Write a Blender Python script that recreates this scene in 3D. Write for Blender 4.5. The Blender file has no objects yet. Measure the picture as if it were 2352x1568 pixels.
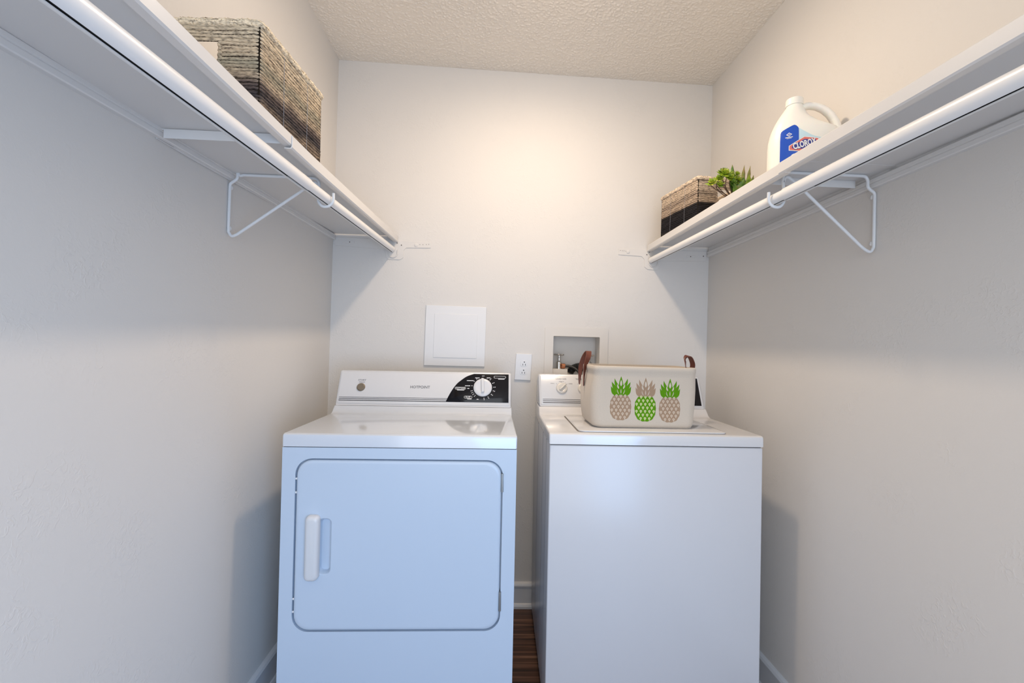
import bpy, bmesh, math, random
import numpy as np
from mathutils import Vector, Matrix
random.seed(4); rng = np.random.default_rng(7)
S = bpy.context.scene
C = S.collection
R = math.radians

# ---------------------------------------------------------------- camera, view, lights
CH = 1.1752
cd = bpy.data.cameras.new('camera'); cam = bpy.data.objects.new('camera', cd); C.objects.link(cam)
yaw, pitch, roll = .0431, .0121, .028
fw = Vector((math.sin(yaw)*math.cos(pitch), math.cos(yaw)*math.cos(pitch), math.sin(pitch)))
rt = Vector((math.cos(yaw), -math.sin(yaw), 0)); up = rt.cross(fw)
r2 = rt*math.cos(roll)+up*math.sin(roll); u2 = -rt*math.sin(roll)+up*math.cos(roll)
cam.matrix_world = Matrix(((r2.x, u2.x, -fw.x, 0), (r2.y, u2.y, -fw.y, 0), (r2.z, u2.z, -fw.z, CH), (0, 0, 0, 1)))
cd.sensor_width = 36; cd.lens = 36*1045/2352; cd.clip_start = .02
S.camera = cam
S.view_settings.view_transform = 'Standard'; S.view_settings.look = 'None'
S.view_settings.gamma = 1; S.view_settings.use_curve_mapping = False
S.view_settings.exposure = 0.13

W = bpy.data.worlds.new('world'); S.world = W; W.use_nodes = True
W.node_tree.nodes['Background'].inputs[0].default_value = (.80, .88, 1, 1)
W.node_tree.nodes['Background'].inputs[1].default_value = .35

def area(name, loc, target, sx, sy, power, col, spread=180):
    l = bpy.data.lights.new(name, 'AREA'); l.shape = 'RECTANGLE'; l.size = sx; l.size_y = sy
    l.energy = power; l.color = col; l.spread = R(spread)
    o = bpy.data.objects.new(name, l); C.objects.link(o); o.location = loc
    o.rotation_euler = (Vector(target)-Vector(loc)).to_track_quat('-Z', 'Y').to_euler()
    return o
# daylight entering by the open doorway behind the photographer
area('doorway_daylight', (.15, -1.05, 1.25), (.15, 2, 1.2), 2.2, 2.2, 36, (.89, .94, 1))
# added blue fill from an invented source, aimed low at the dryer and left wall
area('blue_fill', (.75, -.80, .70), (-.62, 1.3, .10), 1.1, 1.1, 11.0, (.16, .48, 1), 130)
LAMP = (.153, 1.37, 2.365); LAMP_R = .060; LAMP_E = 300

# ---------------------------------------------------------------- geometry helpers
def add_box(bm, a, b, bev=0, seg=2):
    t = bmesh.new(); bmesh.ops.create_cube(t, size=1)
    for v in t.verts:
        v.co = Vector([(a[i]+b[i])/2+v.co[i]*(b[i]-a[i]) for i in range(3)])
    if bev: bmesh.ops.bevel(t, geom=t.edges[:], offset=bev, segments=seg, profile=.5, affect='EDGES', clamp_overlap=True)
    merge(bm, t)
def merge(bm, t, M=None):
    if M is not None: bmesh.ops.transform(t, matrix=M, verts=t.verts)
    me = bpy.data.meshes.new('t'); t.to_mesh(me); bm.from_mesh(me); bpy.data.meshes.remove(me); t.free()
def smooth_path(pts, n=6, closed=False):
    P = [Vector(p) for p in pts]; out = []
    m = len(P)
    for i in range(m if closed else m-1):
        p0 = P[(i-1) % m] if closed or i > 0 else P[i]*2-P[i+1]
        p1, p2 = P[i], P[(i+1) % m]
        p3 = P[(i+2) % m] if closed or i+2 < m else p2*2-p1
        for k in range(n):
            t = k/n
            out.append(.5*((2*p1)+(-p0+p2)*t+(2*p0-5*p1+4*p2-p3)*t*t+(-p0+3*p1-3*p2+p3)*t**3))
    if not closed: out.append(P[-1])
    return out
def add_tube(bm, pts, r, n=10, closed=False, caps=True, rfun=None):
    P = [Vector(p) for p in pts]; m = len(P); rings = []
    prev = None
    for i, p in enumerate(P):
        if closed: d = P[(i+1) % m]-P[i-1]
        else: d = P[min(i+1, m-1)]-P[max(i-1, 0)]
        d.normalize()
        if prev is None:
            a = Vector((0, 0, 1)) if abs(d.z) < .9 else Vector((1, 0, 0))
            u = (a-d*a.dot(d)).normalized()
        else:
            u = (prev-d*prev.dot(d)).normalized()
        prev = u; w = d.cross(u)
        rr = rfun(i/(m-1)) if rfun else (r[i] if isinstance(r, (list, tuple)) else r)
        rings.append([bm.verts.new(p+u*rr*math.cos(2*math.pi*k/n)+w*rr*math.sin(2*math.pi*k/n)) for k in range(n)])
    for i in range(m if closed else m-1):
        A, B = rings[i], rings[(i+1) % m]
        for k in range(n): bm.faces.new((A[k], A[(k+1) % n], B[(k+1) % n], B[k]))
    if caps and not closed:
        bm.faces.new(rings[0][::-1]); bm.faces.new(rings[-1])
def add_prism(bm, poly, f, d0, d1, bev=0):
    """polygon in 2D, f(u, v, d) -> point"""
    t = bmesh.new()
    A = [t.verts.new(f(u, v, d0)) for u, v in poly]; B = [t.verts.new(f(u, v, d1)) for u, v in poly]
    t.faces.new(A); fb = t.faces.new(B[::-1])
    n = len(poly)
    for i in range(n): t.faces.new((A[i], B[i], B[(i+1) % n], A[(i+1) % n]))
    bmesh.ops.recalc_face_normals(t, faces=t.faces)
    if bev:
        e = [e for e in t.edges if e.calc_face_angle(0) > .5]
        bmesh.ops.bevel(t, geom=e, offset=bev, segments=2, profile=.5, affect='EDGES', clamp_overlap=True)
    merge(bm, t)
def add_lathe(bm, prof, M=Matrix(), n=32):
    t = bmesh.new(); rings = []
    for r, z in prof:
        if r < 1e-6: rings.append([t.verts.new((0, 0, z))])
        else: rings.append([t.verts.new((r*math.cos(2*math.pi*k/n), r*math.sin(2*math.pi*k/n), z)) for k in range(n)])
    for A, B in zip(rings, rings[1:]):
        for k in range(n):
            k2 = (k+1) % n
            if len(A) == 1 and len(B) == 1: continue
            if len(A) == 1: t.faces.new((A[0], B[k2], B[k]))
            elif len(B) == 1: t.faces.new((A[k], A[k2], B[0]))
            else: t.faces.new((A[k], A[k2], B[k2], B[k]))
    bmesh.ops.recalc_face_normals(t, faces=t.faces)
    merge(bm, t, M)
def rrect(x0, x1, y0, y1, r, n=6):
    out = []
    for cx, cy, a in ((x1-r, y1-r, 0), (x0+r, y1-r, 90), (x0+r, y0+r, 180), (x1-r, y0+r, 270)):
        for k in range(n+1):
            t = R(a+90*k/n); out.append((cx+r*math.cos(t), cy+r*math.sin(t)))
    return out
def disc(cx, cy, r, n=24, a0=0): return [(cx+r*math.cos(2*math.pi*k/n+a0), cy+r*math.sin(2*math.pi*k/n+a0)) for k in range(n)]

def link(name, me, mat, parent=None, smooth=True, angle=35):
    me.materials.clear()
    for m in (mat if isinstance(mat, list) else [mat]): me.materials.append(m)
    o = bpy.data.objects.new(name, me); C.objects.link(o)
    if smooth:
        me.polygons.foreach_set('use_smooth', [True]*len(me.polygons))
        try: me.set_sharp_from_angle(angle=R(angle))
        except Exception: pass
    if parent: o.parent = parent
    return o
def obj(name, bm, mat, parent=None, smooth=True, world=False, angle=35):
    """world=True: the vertices are world coordinates and are moved into the parent's frame"""
    if world and parent:
        p = parent; M = Matrix()
        while p: M = p.matrix_basis @ M; p = p.parent
        bmesh.ops.transform(bm, matrix=M.inverted(), verts=bm.verts)
    me = bpy.data.meshes.new(name); bm.to_mesh(me); bm.free()
    return link(name, me, mat, parent, smooth, angle)
def tag(o, label, cat, group=None, kind=None):
    o['label'] = label; o['category'] = cat
    if group: o['group'] = group
    if kind: o['kind'] = kind
    return o
def thing(name, label, cat, loc=(0, 0, 0), rot=(0, 0, 0), group=None):
    o = bpy.data.objects.new(name, None); C.objects.link(o); o.empty_display_size = .05
    o.location = loc; o.rotation_euler = rot
    return tag(o, label, cat, group)
def struct(name, bm, mat, smooth=False):
    o = obj(name, bm, mat, None, smooth); o['kind'] = 'structure'; return o

_fontcache = {}
def text_polys(s, size, sx=1.0, extr=.0002, bold=0):
    cu = bpy.data.curves.new('t', 'FONT'); cu.body = s; cu.size = size; cu.extrude = extr
    cu.align_x = 'CENTER'; cu.align_y = 'CENTER'; cu.resolution_u = 3; cu.offset = bold
    o = bpy.data.objects.new('t', cu); C.objects.link(o)
    bpy.context.view_layer.update()
    me = bpy.data.meshes.new_from_object(o.evaluated_get(bpy.context.evaluated_depsgraph_get()))
    bpy.data.objects.remove(o); bpy.data.curves.remove(cu)
    for v in me.vertices: v.co.x *= sx
    return me
def add_text(bm, s, size, f, sx=1.0, bold=0, rot=0, at=(0, 0), extr=.00015):
    """f(u, v, d) -> point"""
    me = text_polys(s, size, sx, extr, bold); t = bmesh.new(); t.from_mesh(me); bpy.data.meshes.remove(me)
    c, sn = math.cos(rot), math.sin(rot)
    for v in t.verts:
        x, y, d = v.co
        v.co = f(at[0]+x*c-y*sn, at[1]+x*sn+y*c, d)
    merge(bm, t)

# ---------------------------------------------------------------- materials
def mat(name, col, rough=.5, metal=0, coat=0, spec=.5, sheen=0, emit=None, es=0):
    m = bpy.data.materials.new(name); m.use_nodes = True
    b = m.node_tree.nodes['Principled BSDF']
    b.inputs['Base Color'].default_value = (*col, 1); b.inputs['Roughness'].default_value = rough
    b.inputs['Metallic'].default_value = metal; b.inputs['Specular IOR Level'].default_value = spec
    b.inputs['Coat Weight'].default_value = coat; b.inputs['Coat Roughness'].default_value = .09
    b.inputs['Sheen Weight'].default_value = sheen
    if emit: b.inputs['Emission Color'].default_value = (*emit, 1); b.inputs['Emission Strength'].default_value = es
    m['b'] = 1
    return m
def nodes(m): return m.node_tree.nodes, m.node_tree.links, m.node_tree.nodes['Principled BSDF']
def N(m, t, **kw):
    n = m.node_tree.nodes.new(t)
    for k, v in kw.items():
        if k in n.inputs: n.inputs[k].default_value = v
        else: setattr(n, k, v)
    return n
def coords(m, scale=(1, 1, 1)):
    tc = N(m, 'ShaderNodeTexCoord'); mp = N(m, 'ShaderNodeMapping')
    mp.inputs['Scale'].default_value = scale
    m.node_tree.links.new(tc.outputs['Object'], mp.inputs['Vector']); return mp.outputs['Vector']
def ramp(m, fac, stops):
    r = N(m, 'ShaderNodeValToRGB'); e = r.color_ramp.elements
    while len(e) > 1: e.remove(e[-1])
    e[0].position = stops[0][0]; e[0].color = (*stops[0][1], 1)
    for p, c in stops[1:]:
        x = e.new(p); x.color = (*c, 1)
    m.node_tree.links.new(fac, r.inputs['Fac']); return r.outputs['Color']
def bump(m, h, strength, dist):
    b = N(m, 'ShaderNodeBump'); b.inputs['Strength'].default_value = strength; b.inputs['Distance'].default_value = dist
    m.node_tree.links.new(h, b.inputs['Height']); m.node_tree.links.new(b.outputs['Normal'], nodes(m)[2].inputs['Normal'])

WALLC = (.70, .672, .638)
def wall_mat(name, col=WALLC, strength=.25):
    m = mat(name, col, .85, spec=.12); nt, L, b = nodes(m)
    v = coords(m)
    n1 = N(m, 'ShaderNodeTexNoise'); n1.inputs['Scale'].default_value = 75; n1.inputs['Detail'].default_value = 4; n1.inputs['Distortion'].default_value = 1.2
    n2 = N(m, 'ShaderNodeTexNoise'); n2.inputs['Scale'].default_value = 6; n2.inputs['Detail'].default_value = 3
    n3 = N(m, 'ShaderNodeTexNoise'); n3.inputs['Scale'].default_value = 240; n3.inputs['Detail'].default_value = 2
    for n in (n1, n2, n3): L.new(v, n.inputs['Vector'])
    r1 = ramp(m, n1.outputs['Fac'], [(.52, (0, 0, 0)), (.62, (1, 1, 1))])
    r2_ = ramp(m, n2.outputs['Fac'], [(.5, (.12, .12, .12)), (.68, (1, 1, 1))])
    mu = N(m, 'ShaderNodeMath', operation='MULTIPLY'); L.new(r1, mu.inputs[0]); L.new(r2_, mu.inputs[1])
    m3 = N(m, 'ShaderNodeMath', operation='MULTIPLY_ADD'); L.new(n3.outputs['Fac'], m3.inputs[0]); m3.inputs[1].default_value = .25; L.new(mu.outputs[0], m3.inputs[2])
    bump(m, m3.outputs[0], strength, .0016)
    return m
M_wall = wall_mat('wall_paint')
M_wallb = wall_mat('back_wall_paint', strength=.34)
M_ceil = mat('popcorn_ceiling_paint', (.83, .775, .70), .9, spec=.1)
M_trim = mat('white_trim_paint', (.66, .67, .69), .35)
M_shelf = mat('white_shelf_enamel', (.72, .705, .69), .38)
M_rod = mat('white_rod_enamel', (.86, .855, .85), .28)
M_wire = mat('white_wire_enamel', (.72, .73, .74), .35)
M_plate = mat('painted_bracket_plate', (.70, .672, .638), .8, spec=.15)
M_hole = mat('painted_over_hole', (.12, .10, .09), .8)
M_dark = mat('black_void', (.01, .01, .01), .6)
M_gap = mat('dark_gap', (.02, .025, .03), .7)
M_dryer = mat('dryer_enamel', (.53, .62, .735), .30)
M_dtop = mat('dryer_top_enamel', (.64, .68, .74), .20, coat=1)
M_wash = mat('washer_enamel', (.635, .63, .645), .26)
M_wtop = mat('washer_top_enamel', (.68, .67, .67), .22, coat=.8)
M_cons = mat('console_white', (.66, .66, .67), .25, coat=.3)
M_blackp = mat('black_control_panel', (.004, .004, .007), .10, spec=.35)
M_print = mat('console_print_grey', (.16, .16, .17), .5)
M_stripe = mat('console_stripe_black', (.03, .03, .035), .5)
M_white = mat('white_print', (.80, .80, .80), .5)
M_knob = mat('white_knob_plastic', (.68, .68, .69), .3)
M_knobw = mat('cream_knob_plastic', (.70, .66, .60), .35)
M_btn = mat('bronze_button', (.22, .18, .13), .45, metal=.3)
M_plast = mat('white_cover_plastic', (.74, .735, .735), .4)
M_box = mat('recessed_box_paint', (.68, .645, .60), .5)
M_chrome = mat('chrome', (.75, .75, .74), .18, metal=1)
M_copper = mat('copper_nut', (.50, .22, .12), .25, metal=1)
M_rubber = mat('black_rubber', (.012, .012, .012), .42)
M_hinge = mat('zinc_hinge', (.35, .37, .38), .4, metal=.8)
M_jug = mat('white_hdpe_jug', (.88, .86, .80), .35); nodes(M_jug)[2].inputs['Subsurface Weight'].default_value = .15; nodes(M_jug)[2].inputs['Subsurface Scale'].default_value = .02
M_lblue = mat('label_blue', (.008, .075, .48), .35)
M_llight = mat('label_pale_blue', (.55, .74, .82), .4)
M_lred = mat('label_red', (.72, .17, .13), .4)
M_lnavy = mat('label_navy', (.03, .04, .28), .4)
M_pot = mat('white_ceramic', (.82, .77, .72), .35)
M_stem = mat('brown_stem', (.09, .05, .03), .7)
M_soil = mat('dark_soil', (.03, .02, .015), .9)

def leaf_mat(name, c0, c1, tip):
    m = mat(name, c0, .45); nt, L, b = nodes(m)
    v = coords(m); n = N(m, 'ShaderNodeTexNoise'); n.inputs['Scale'].default_value = 60; L.new(v, n.inputs['Vector'])
    L.new(ramp(m, n.outputs['Fac'], [(.32, c1), (.52, c0), (.72, tip)]), b.inputs['Base Color'])
    b.inputs['Subsurface Weight'].default_value = .1; b.inputs['Subsurface Scale'].default_value = .005
    return m
M_leaf = leaf_mat('succulent_green', (.26, .38, .02), (.10, .20, .01), (.46, .46, .06))
M_leafd = leaf_mat('succulent_dark_green', (.10, .22, .02), (.03, .09, .01), (.25, .22, .06))
M_leafr = leaf_mat('succulent_red_tipped', (.26, .24, .06), (.14, .20, .03), (.34, .12, .09))

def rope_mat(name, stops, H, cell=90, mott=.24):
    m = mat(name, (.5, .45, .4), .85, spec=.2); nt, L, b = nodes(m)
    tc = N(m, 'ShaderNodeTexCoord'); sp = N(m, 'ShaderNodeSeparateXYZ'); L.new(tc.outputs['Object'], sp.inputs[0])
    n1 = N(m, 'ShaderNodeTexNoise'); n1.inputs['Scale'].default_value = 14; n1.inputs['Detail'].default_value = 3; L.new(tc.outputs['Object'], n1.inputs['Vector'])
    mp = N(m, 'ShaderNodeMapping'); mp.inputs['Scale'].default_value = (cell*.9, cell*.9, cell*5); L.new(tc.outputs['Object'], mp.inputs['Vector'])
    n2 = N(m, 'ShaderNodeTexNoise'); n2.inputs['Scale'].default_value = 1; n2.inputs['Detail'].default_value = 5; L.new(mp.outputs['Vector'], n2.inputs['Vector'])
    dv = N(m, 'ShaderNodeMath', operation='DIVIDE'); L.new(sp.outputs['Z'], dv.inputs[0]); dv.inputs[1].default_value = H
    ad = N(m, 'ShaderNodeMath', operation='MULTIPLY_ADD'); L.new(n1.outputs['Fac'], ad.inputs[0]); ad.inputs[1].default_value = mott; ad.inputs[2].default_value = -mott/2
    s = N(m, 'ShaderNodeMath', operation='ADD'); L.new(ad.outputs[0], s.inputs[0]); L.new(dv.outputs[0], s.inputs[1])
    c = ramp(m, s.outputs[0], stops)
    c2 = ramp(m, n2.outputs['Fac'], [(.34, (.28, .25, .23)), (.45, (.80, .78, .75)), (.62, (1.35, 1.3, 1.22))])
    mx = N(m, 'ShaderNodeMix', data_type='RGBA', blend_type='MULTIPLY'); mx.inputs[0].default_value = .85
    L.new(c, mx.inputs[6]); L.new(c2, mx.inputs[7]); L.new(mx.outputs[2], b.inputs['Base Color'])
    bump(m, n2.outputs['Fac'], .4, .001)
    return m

def fabric_mat(name, col):
    m = mat(name, col, .9, spec=.15, sheen=.3); nt, L, b = nodes(m)
    v = coords(m, (900, 900, 900))
    w = N(m, 'ShaderNodeTexNoise'); w.inputs['Scale'].default_value = .6; w.inputs['Detail'].default_value = 3; L.new(v, w.inputs['Vector'])
    mx = ramp(m, w.outputs['Fac'], [(.3, tuple(c*.93 for c in col)), (.7, tuple(min(1, c*1.04) for c in col))])
    L.new(mx, b.inputs['Base Color']); bump(m, w.outputs['Fac'], .35, .0006); return m
M_linen = fabric_mat('linen_canvas', (.62, .53, .43))
M_pgreen = mat('green_ink', (.10, .27, .006), .8, spec=.1)
M_ptan = mat('tan_ink', (.37, .25, .165), .8, spec=.1)
M_plight = mat('pale_ink', (.64, .52, .40), .8, spec=.1)
M_plgreen = mat('pale_green_ink', (.60, .66, .32), .8, spec=.1)
M_leather = mat('brown_leather', (.155, .045, .028), .42)
nt, L, b = nodes(M_leather); n = N(M_leather, 'ShaderNodeTexNoise'); n.inputs['Scale'].default_value = 120; L.new(coords(M_leather), n.inputs['Vector']); bump(M_leather, n.outputs['Fac'], .2, .0008)

def floor_mat():
    m = mat('wood_look_plank_floor', (.1, .05, .03), .42); nt, L, b = nodes(m)
    v = coords(m, (2.2, 75, 1)); n = N(m, 'ShaderNodeTexNoise'); n.inputs['Scale'].default_value = 1; n.inputs['Detail'].default_value = 6; n.inputs['Distortion'].default_value = .6; L.new(v, n.inputs['Vector'])
    v2 = coords(m, (.5, 7.1, 1)); n2 = N(m, 'ShaderNodeTexNoise'); n2.inputs['Scale'].default_value = 1; L.new(v2, n2.inputs['Vector'])
    c = ramp(m, n.outputs['Fac'], [(.30, (.018, .009, .006)), (.46, (.085, .040, .022)), (.60, (.17, .085, .05)), (.74, (.27, .16, .11))])
    c2 = ramp(m, n2.outputs['Fac'], [(.35, (.65, .6, .6)), (.65, (1.15, 1.1, 1.05))])
    mx = N(m, 'ShaderNodeMix', data_type='RGBA', blend_type='MULTIPLY'); mx.inputs[0].default_value = 1
    L.new(c, mx.inputs[6]); L.new(c2, mx.inputs[7]); L.new(mx.outputs[2], b.inputs['Base Color'])
    bump(m, n.outputs['Fac'], .3, .001); return m
M_floor = floor_mat()

# ---------------------------------------------------------------- the room
D, XL, XR, TB, TL, TR = 2.0751, -.7311, .9916, -.0095, -.0057, .0028
YN = -.95
by = lambda x: D+math.tan(TB)*x
YL, YR = by(XL), by(XR)
lx = lambda y: XL+(y-YL)*math.tan(TL)
rx = lambda y: XR+(y-YR)*math.tan(TR)
zc = lambda x, y: 2.44-.021*x+.0056*(y-D)
T = .10
OPEN = (.278, .491, 1.040, 1.231)   # hole of the laundry box in the back wall

def quad(bm, *p): bm.faces.new([bm.verts.new(q) for q in p])
bm = bmesh.new()
x0, x1, z0, z1 = OPEN; EX = .12
def wp(x, z, d=0): return (x, by(x)+d, z)
XA, XB = XL-EX, XR+EX
xs = [XA, x0, x1, XB]; zs = [0, z0, z1, 2.50]
for i in range(3):
    for j in range(3):
        if i == 1 and j == 1: continue
        quad(bm, wp(xs[i], zs[j]), wp(xs[i+1], zs[j]), wp(xs[i+1], zs[j+1]), wp(xs[i], zs[j+1]))
        quad(bm, wp(xs[i], zs[j], T), wp(xs[i], zs[j+1], T), wp(xs[i+1], zs[j+1], T), wp(xs[i+1], zs[j], T))
bmesh.ops.remove_doubles(bm, verts=bm.verts, dist=1e-5)
struct('wall_back', bm, M_wallb)
bm = bmesh.new()
add_prism(bm, [(lx(YN), YN), (lx(YL), YL), (lx(YL)-T, YL), (lx(YN)-T, YN)], lambda u, v, d: Vector((u, v, d)), 0, 2.50)
struct('wall_left', bm, M_wall)
bm = bmesh.new()
add_prism(bm, [(rx(YN), YN), (rx(YR), YR), (rx(YR)+T, YR), (rx(YN)+T, YN)], lambda u, v, d: Vector((u, v, d)), 0, 2.50)
struct('wall_right', bm, M_wall)
bm = bmesh.new(); add_box(bm, (XA, YN, -.05), (XB, D+.1, 0)); struct('floor', bm, M_floor)

# ceiling: popcorn blobs modelled in the part near the back wall
def ceiling():
    ya, yb, st = 1.52, D+.02, .0026
    xs = np.arange(XL-.01, XR+.011, st); ys = np.arange(ya, yb, st)
    X, Y = np.meshgrid(xs, ys); H = np.zeros_like(X)
    nb = 15000
    cx = rng.uniform(xs[0], xs[-1], nb); cy = rng.uniform(ya, yb, nb); rr = rng.uniform(.0026, .0052, nb); hh = rng.uniform(.0008, .0026, nb)
    for a, b_, r_, h_ in zip(cx, cy, rr, hh):
        i0, i1 = max(0, int((a-r_-xs[0])/st)), min(len(xs), int((a+r_-xs[0])/st)+2)
        j0, j1 = max(0, int((b_-r_-ya)/st)), min(len(ys), int((b_+r_-ya)/st)+2)
        d2 = ((X[j0:j1, i0:i1]-a)**2+(Y[j0:j1, i0:i1]-b_)**2)/r_**2
        H[j0:j1, i0:i1] = np.maximum(H[j0:j1, i0:i1], h_*np.clip(1-d2, 0, 1)**.7)
    Z = 2.44-.021*X+.0056*(Y-D)-H
    ny, nx = X.shape
    co = np.stack([X, Y, Z], -1).reshape(-1, 3)
    idx = np.arange(nx*ny).reshape(ny, nx)
    f = np.stack([idx[:-1, :-1], idx[1:, :-1], idx[1:, 1:], idx[:-1, 1:]], -1).reshape(-1, 4)
    extra = [(XA, YN, zc(XA, YN)), (XB, YN, zc(XB, YN)), (XB, ya, zc(XB, ya)), (XA, ya, zc(XA, ya)),
             (XA, YN, 2.52), (XB, YN, 2.52), (XB, D+.1, 2.52), (XA, D+.1, 2.52)]
    n0 = len(co); co = np.vstack([co, extra])
    faces = f.tolist()+[[n0, n0+3, n0+2, n0+1], [n0+4, n0+5, n0+6, n0+7]]
    me = bpy.data.meshes.new('ceiling'); me.from_pydata(co.tolist(), [], faces); me.update()
    o = link('ceiling', me, M_ceil, None, True, 80); o['kind'] = 'structure'
ceiling()

# baseboards: board, rounded cap and shoe moulding in one profile
def baseboard(name, p0, p1, nrm):
    bm = bmesh.new(); p0, p1, nrm = Vector(p0), Vector(p1), Vector(nrm)
    prof = [(0, 0), (.021, 0), (.021, .010), (.017, .019), (.012, .022), (.012, .092), (.015, .095), (.015, .101), (.011, .108), (.004, .112), (0, .113)]
    add_prism(bm, prof, lambda u, v, d: (p0 if d == 0 else p1)+nrm*u+Vector((0, 0, v)), 0, 1)
    struct(name, bm, M_trim)
baseboard('baseboard_back', (XL, YL, 0), (XR, YR, 0), (0, -1, 0))
baseboard('baseboard_left', (lx(YN), YN, 0), (lx(YL), YL-.015, 0), (1, 0, 0))
baseboard('baseboard_right', (rx(YN), YN, 0), (rx(YR), YR-.015, 0), (-1, 0, 0))

# ---------------------------------------------------------------- ceiling lamp (above the frame)
t = thing('ceiling_light', 'small round frosted dome light on the ceiling above the machines', 'light', (LAMP[0], LAMP[1], zc(*LAMP[:2])))
bm = bmesh.new(); add_lathe(bm, [(0, 0), (.085, 0), (.085, -.030), (.078, -.040), (.066, -.044), (0, -.044)]); obj('lamp_base', bm, M_plast, t)
bm = bmesh.new()
add_lathe(bm, [(LAMP_R, -.0445)]+[(LAMP_R*math.cos(a), -.046-.008*math.sin(a)) for a in [math.pi/2*k/8 for k in range(8)]]+[(0, -.054)], n=40)
obj('glass_dome', bm, mat('lit_dome', (1, .9, .75), .5, emit=(1, .79, .58), es=LAMP_E), t)

# ---------------------------------------------------------------- shelves
def interp(y, tab):
    for (a, va), (b_, vb) in zip(tab, tab[1:]):
        if y <= b_: return va+(vb-va)*(y-a)/(b_-a)
    (a, va), (b_, vb) = tab[-2:]; return va+(vb-va)*(y-a)/(b_-a)
def shelf(side, xf, wallx, ztop, ys, seam, lip, label, flange_y):
    """pressed-metal telescoping shelf; ys = far end, seam y, near end"""
    s = 1 if side == 'L' else -1            # +1: front faces +x
    t = thing('closet_shelf', label, 'shelf', (wallx(ys[0]), ys[0], ztop(ys[0])))
    def section(y0, y1, dz, dx, lp, nm):
        bm = bmesh.new(); n = 10; th = .0018
        def prof(y):
            w = wallx(y)+s*.002; z = ztop(y)+dz; f = xf+s*dx
            return [(w, z-.022), (w, z), (f-s*.003, z), (f, z-.003), (f, z-lp+.003), (f-s*.003, z-lp), (f-s*.017, z-lp),
                    (f-s*.017, z-lp+th), (f-s*.004, z-lp+th), (f-s*th, z-lp+.005), (f-s*th, z-.004), (f-s*.004, z-th), (w+s*th, z-th), (w+s*th, z-.022)]
        rings = []
        for k in range(n+1):
            y = y0+(y1-y0)*k/n
            rings.append([bm.verts.new((a, y, b_)) for a, b_ in prof(y)])
        m = len(rings[0])
        for A, B in zip(rings, rings[1:]):
            for k in range(m): bm.faces.new((A[k], A[(k+1) % m], B[(k+1) % m], B[k]))
        bm.faces.new(rings[0]); bm.faces.new(rings[-1][::-1])
        bmesh.ops.recalc_face_normals(bm, faces=bm.faces)
        return obj(nm, bm, M_shelf, t, world=True)
    if side == 'L':
        section(seam, ys[0], 0, 0, lip[1], 'shelf_section'); section(ys[1], seam+.05, .0022, -.0022, lip[0], 'shelf_section')
    else:
        section(seam-.02, ys[0], 0, 0, lip[1]-.002, 'shelf_section'); section(ys[1], seam, .0004, .0022, lip[0]+.003, 'shelf_section')
    # turned-down end flange of the far section, seen under the shelf
    bm = bmesh.new(); z = ztop(flange_y)-.002
    a, b_ = sorted((wallx(flange_y)+s*.02, xf-s*.019))
    add_box(bm, (a, flange_y, z-.020), (b_, flange_y+.002, z), .0006)
    obj('end_flange', bm, M_shelf, t, world=True)
    return t
zL = lambda y: interp(y, [(-.9, 1.566), (.6, 1.607), (1.1, 1.6195), (2.08, 1.665)])
zR = lambda y: interp(y, [(-.9, 1.630), (.6, 1.6415), (1.1, 1.6515), (2.07, 1.662)])
XFL, XFR = -.44, .70
shelf('L', XFL, lx, zL, (2.0755, -.7), .99, (.026, .030), 'long white metal shelf on the left wall carrying the large woven rope basket', .985)
shelf('R', XFR, rx, zR, (2.062, -.7), 1.097, (.027, .033), 'long white metal shelf on the right wall carrying the bleach jug and plant', 1.185)

def cleat(side, wallx, zb, y0, y1, label):
    s = 1 if side == 'L' else -1
    bm = bmesh.new(); n = 8; rings = []
    prof = [(0, 0), (.011, 0), (.013, .002), (.013, .011), (.011, .0125), (.011, .014), (.013, .0155), (.013, .023), (.011, .025), (0, .025)]
    for k in range(n+1):
        y = y0+(y1-y0)*k/n
        rings.append([bm.verts.new((wallx(y)+s*a, y, zb(y)+b_)) for a, b_ in prof])
    m = len(prof)
    for A, B in zip(rings, rings[1:]):
        for k in range(m): bm.faces.new((A[k], A[(k+1) % m], B[(k+1) % m], B[k]))
    bm.faces.new(rings[0]); bm.faces.new(rings[-1][::-1]); bmesh.ops.recalc_face_normals(bm, faces=bm.faces)
    tag(obj('wall_rail', bm, M_shelf), label, 'shelf rail')
zLb = lambda y: interp(y, [(-.9, 1.545), (.7, 1.585), (1.264, 1.609), (2.06, 1.634)])
zRb = lambda y: 1.6155
cleat('L', lx, zLb, -.7, 2.071, 'grooved white support rail fixed to the left wall under the shelf')
cleat('R', rx, zRb, -.7, 2.057, 'grooved white support rail fixed to the right wall under the shelf')

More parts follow.
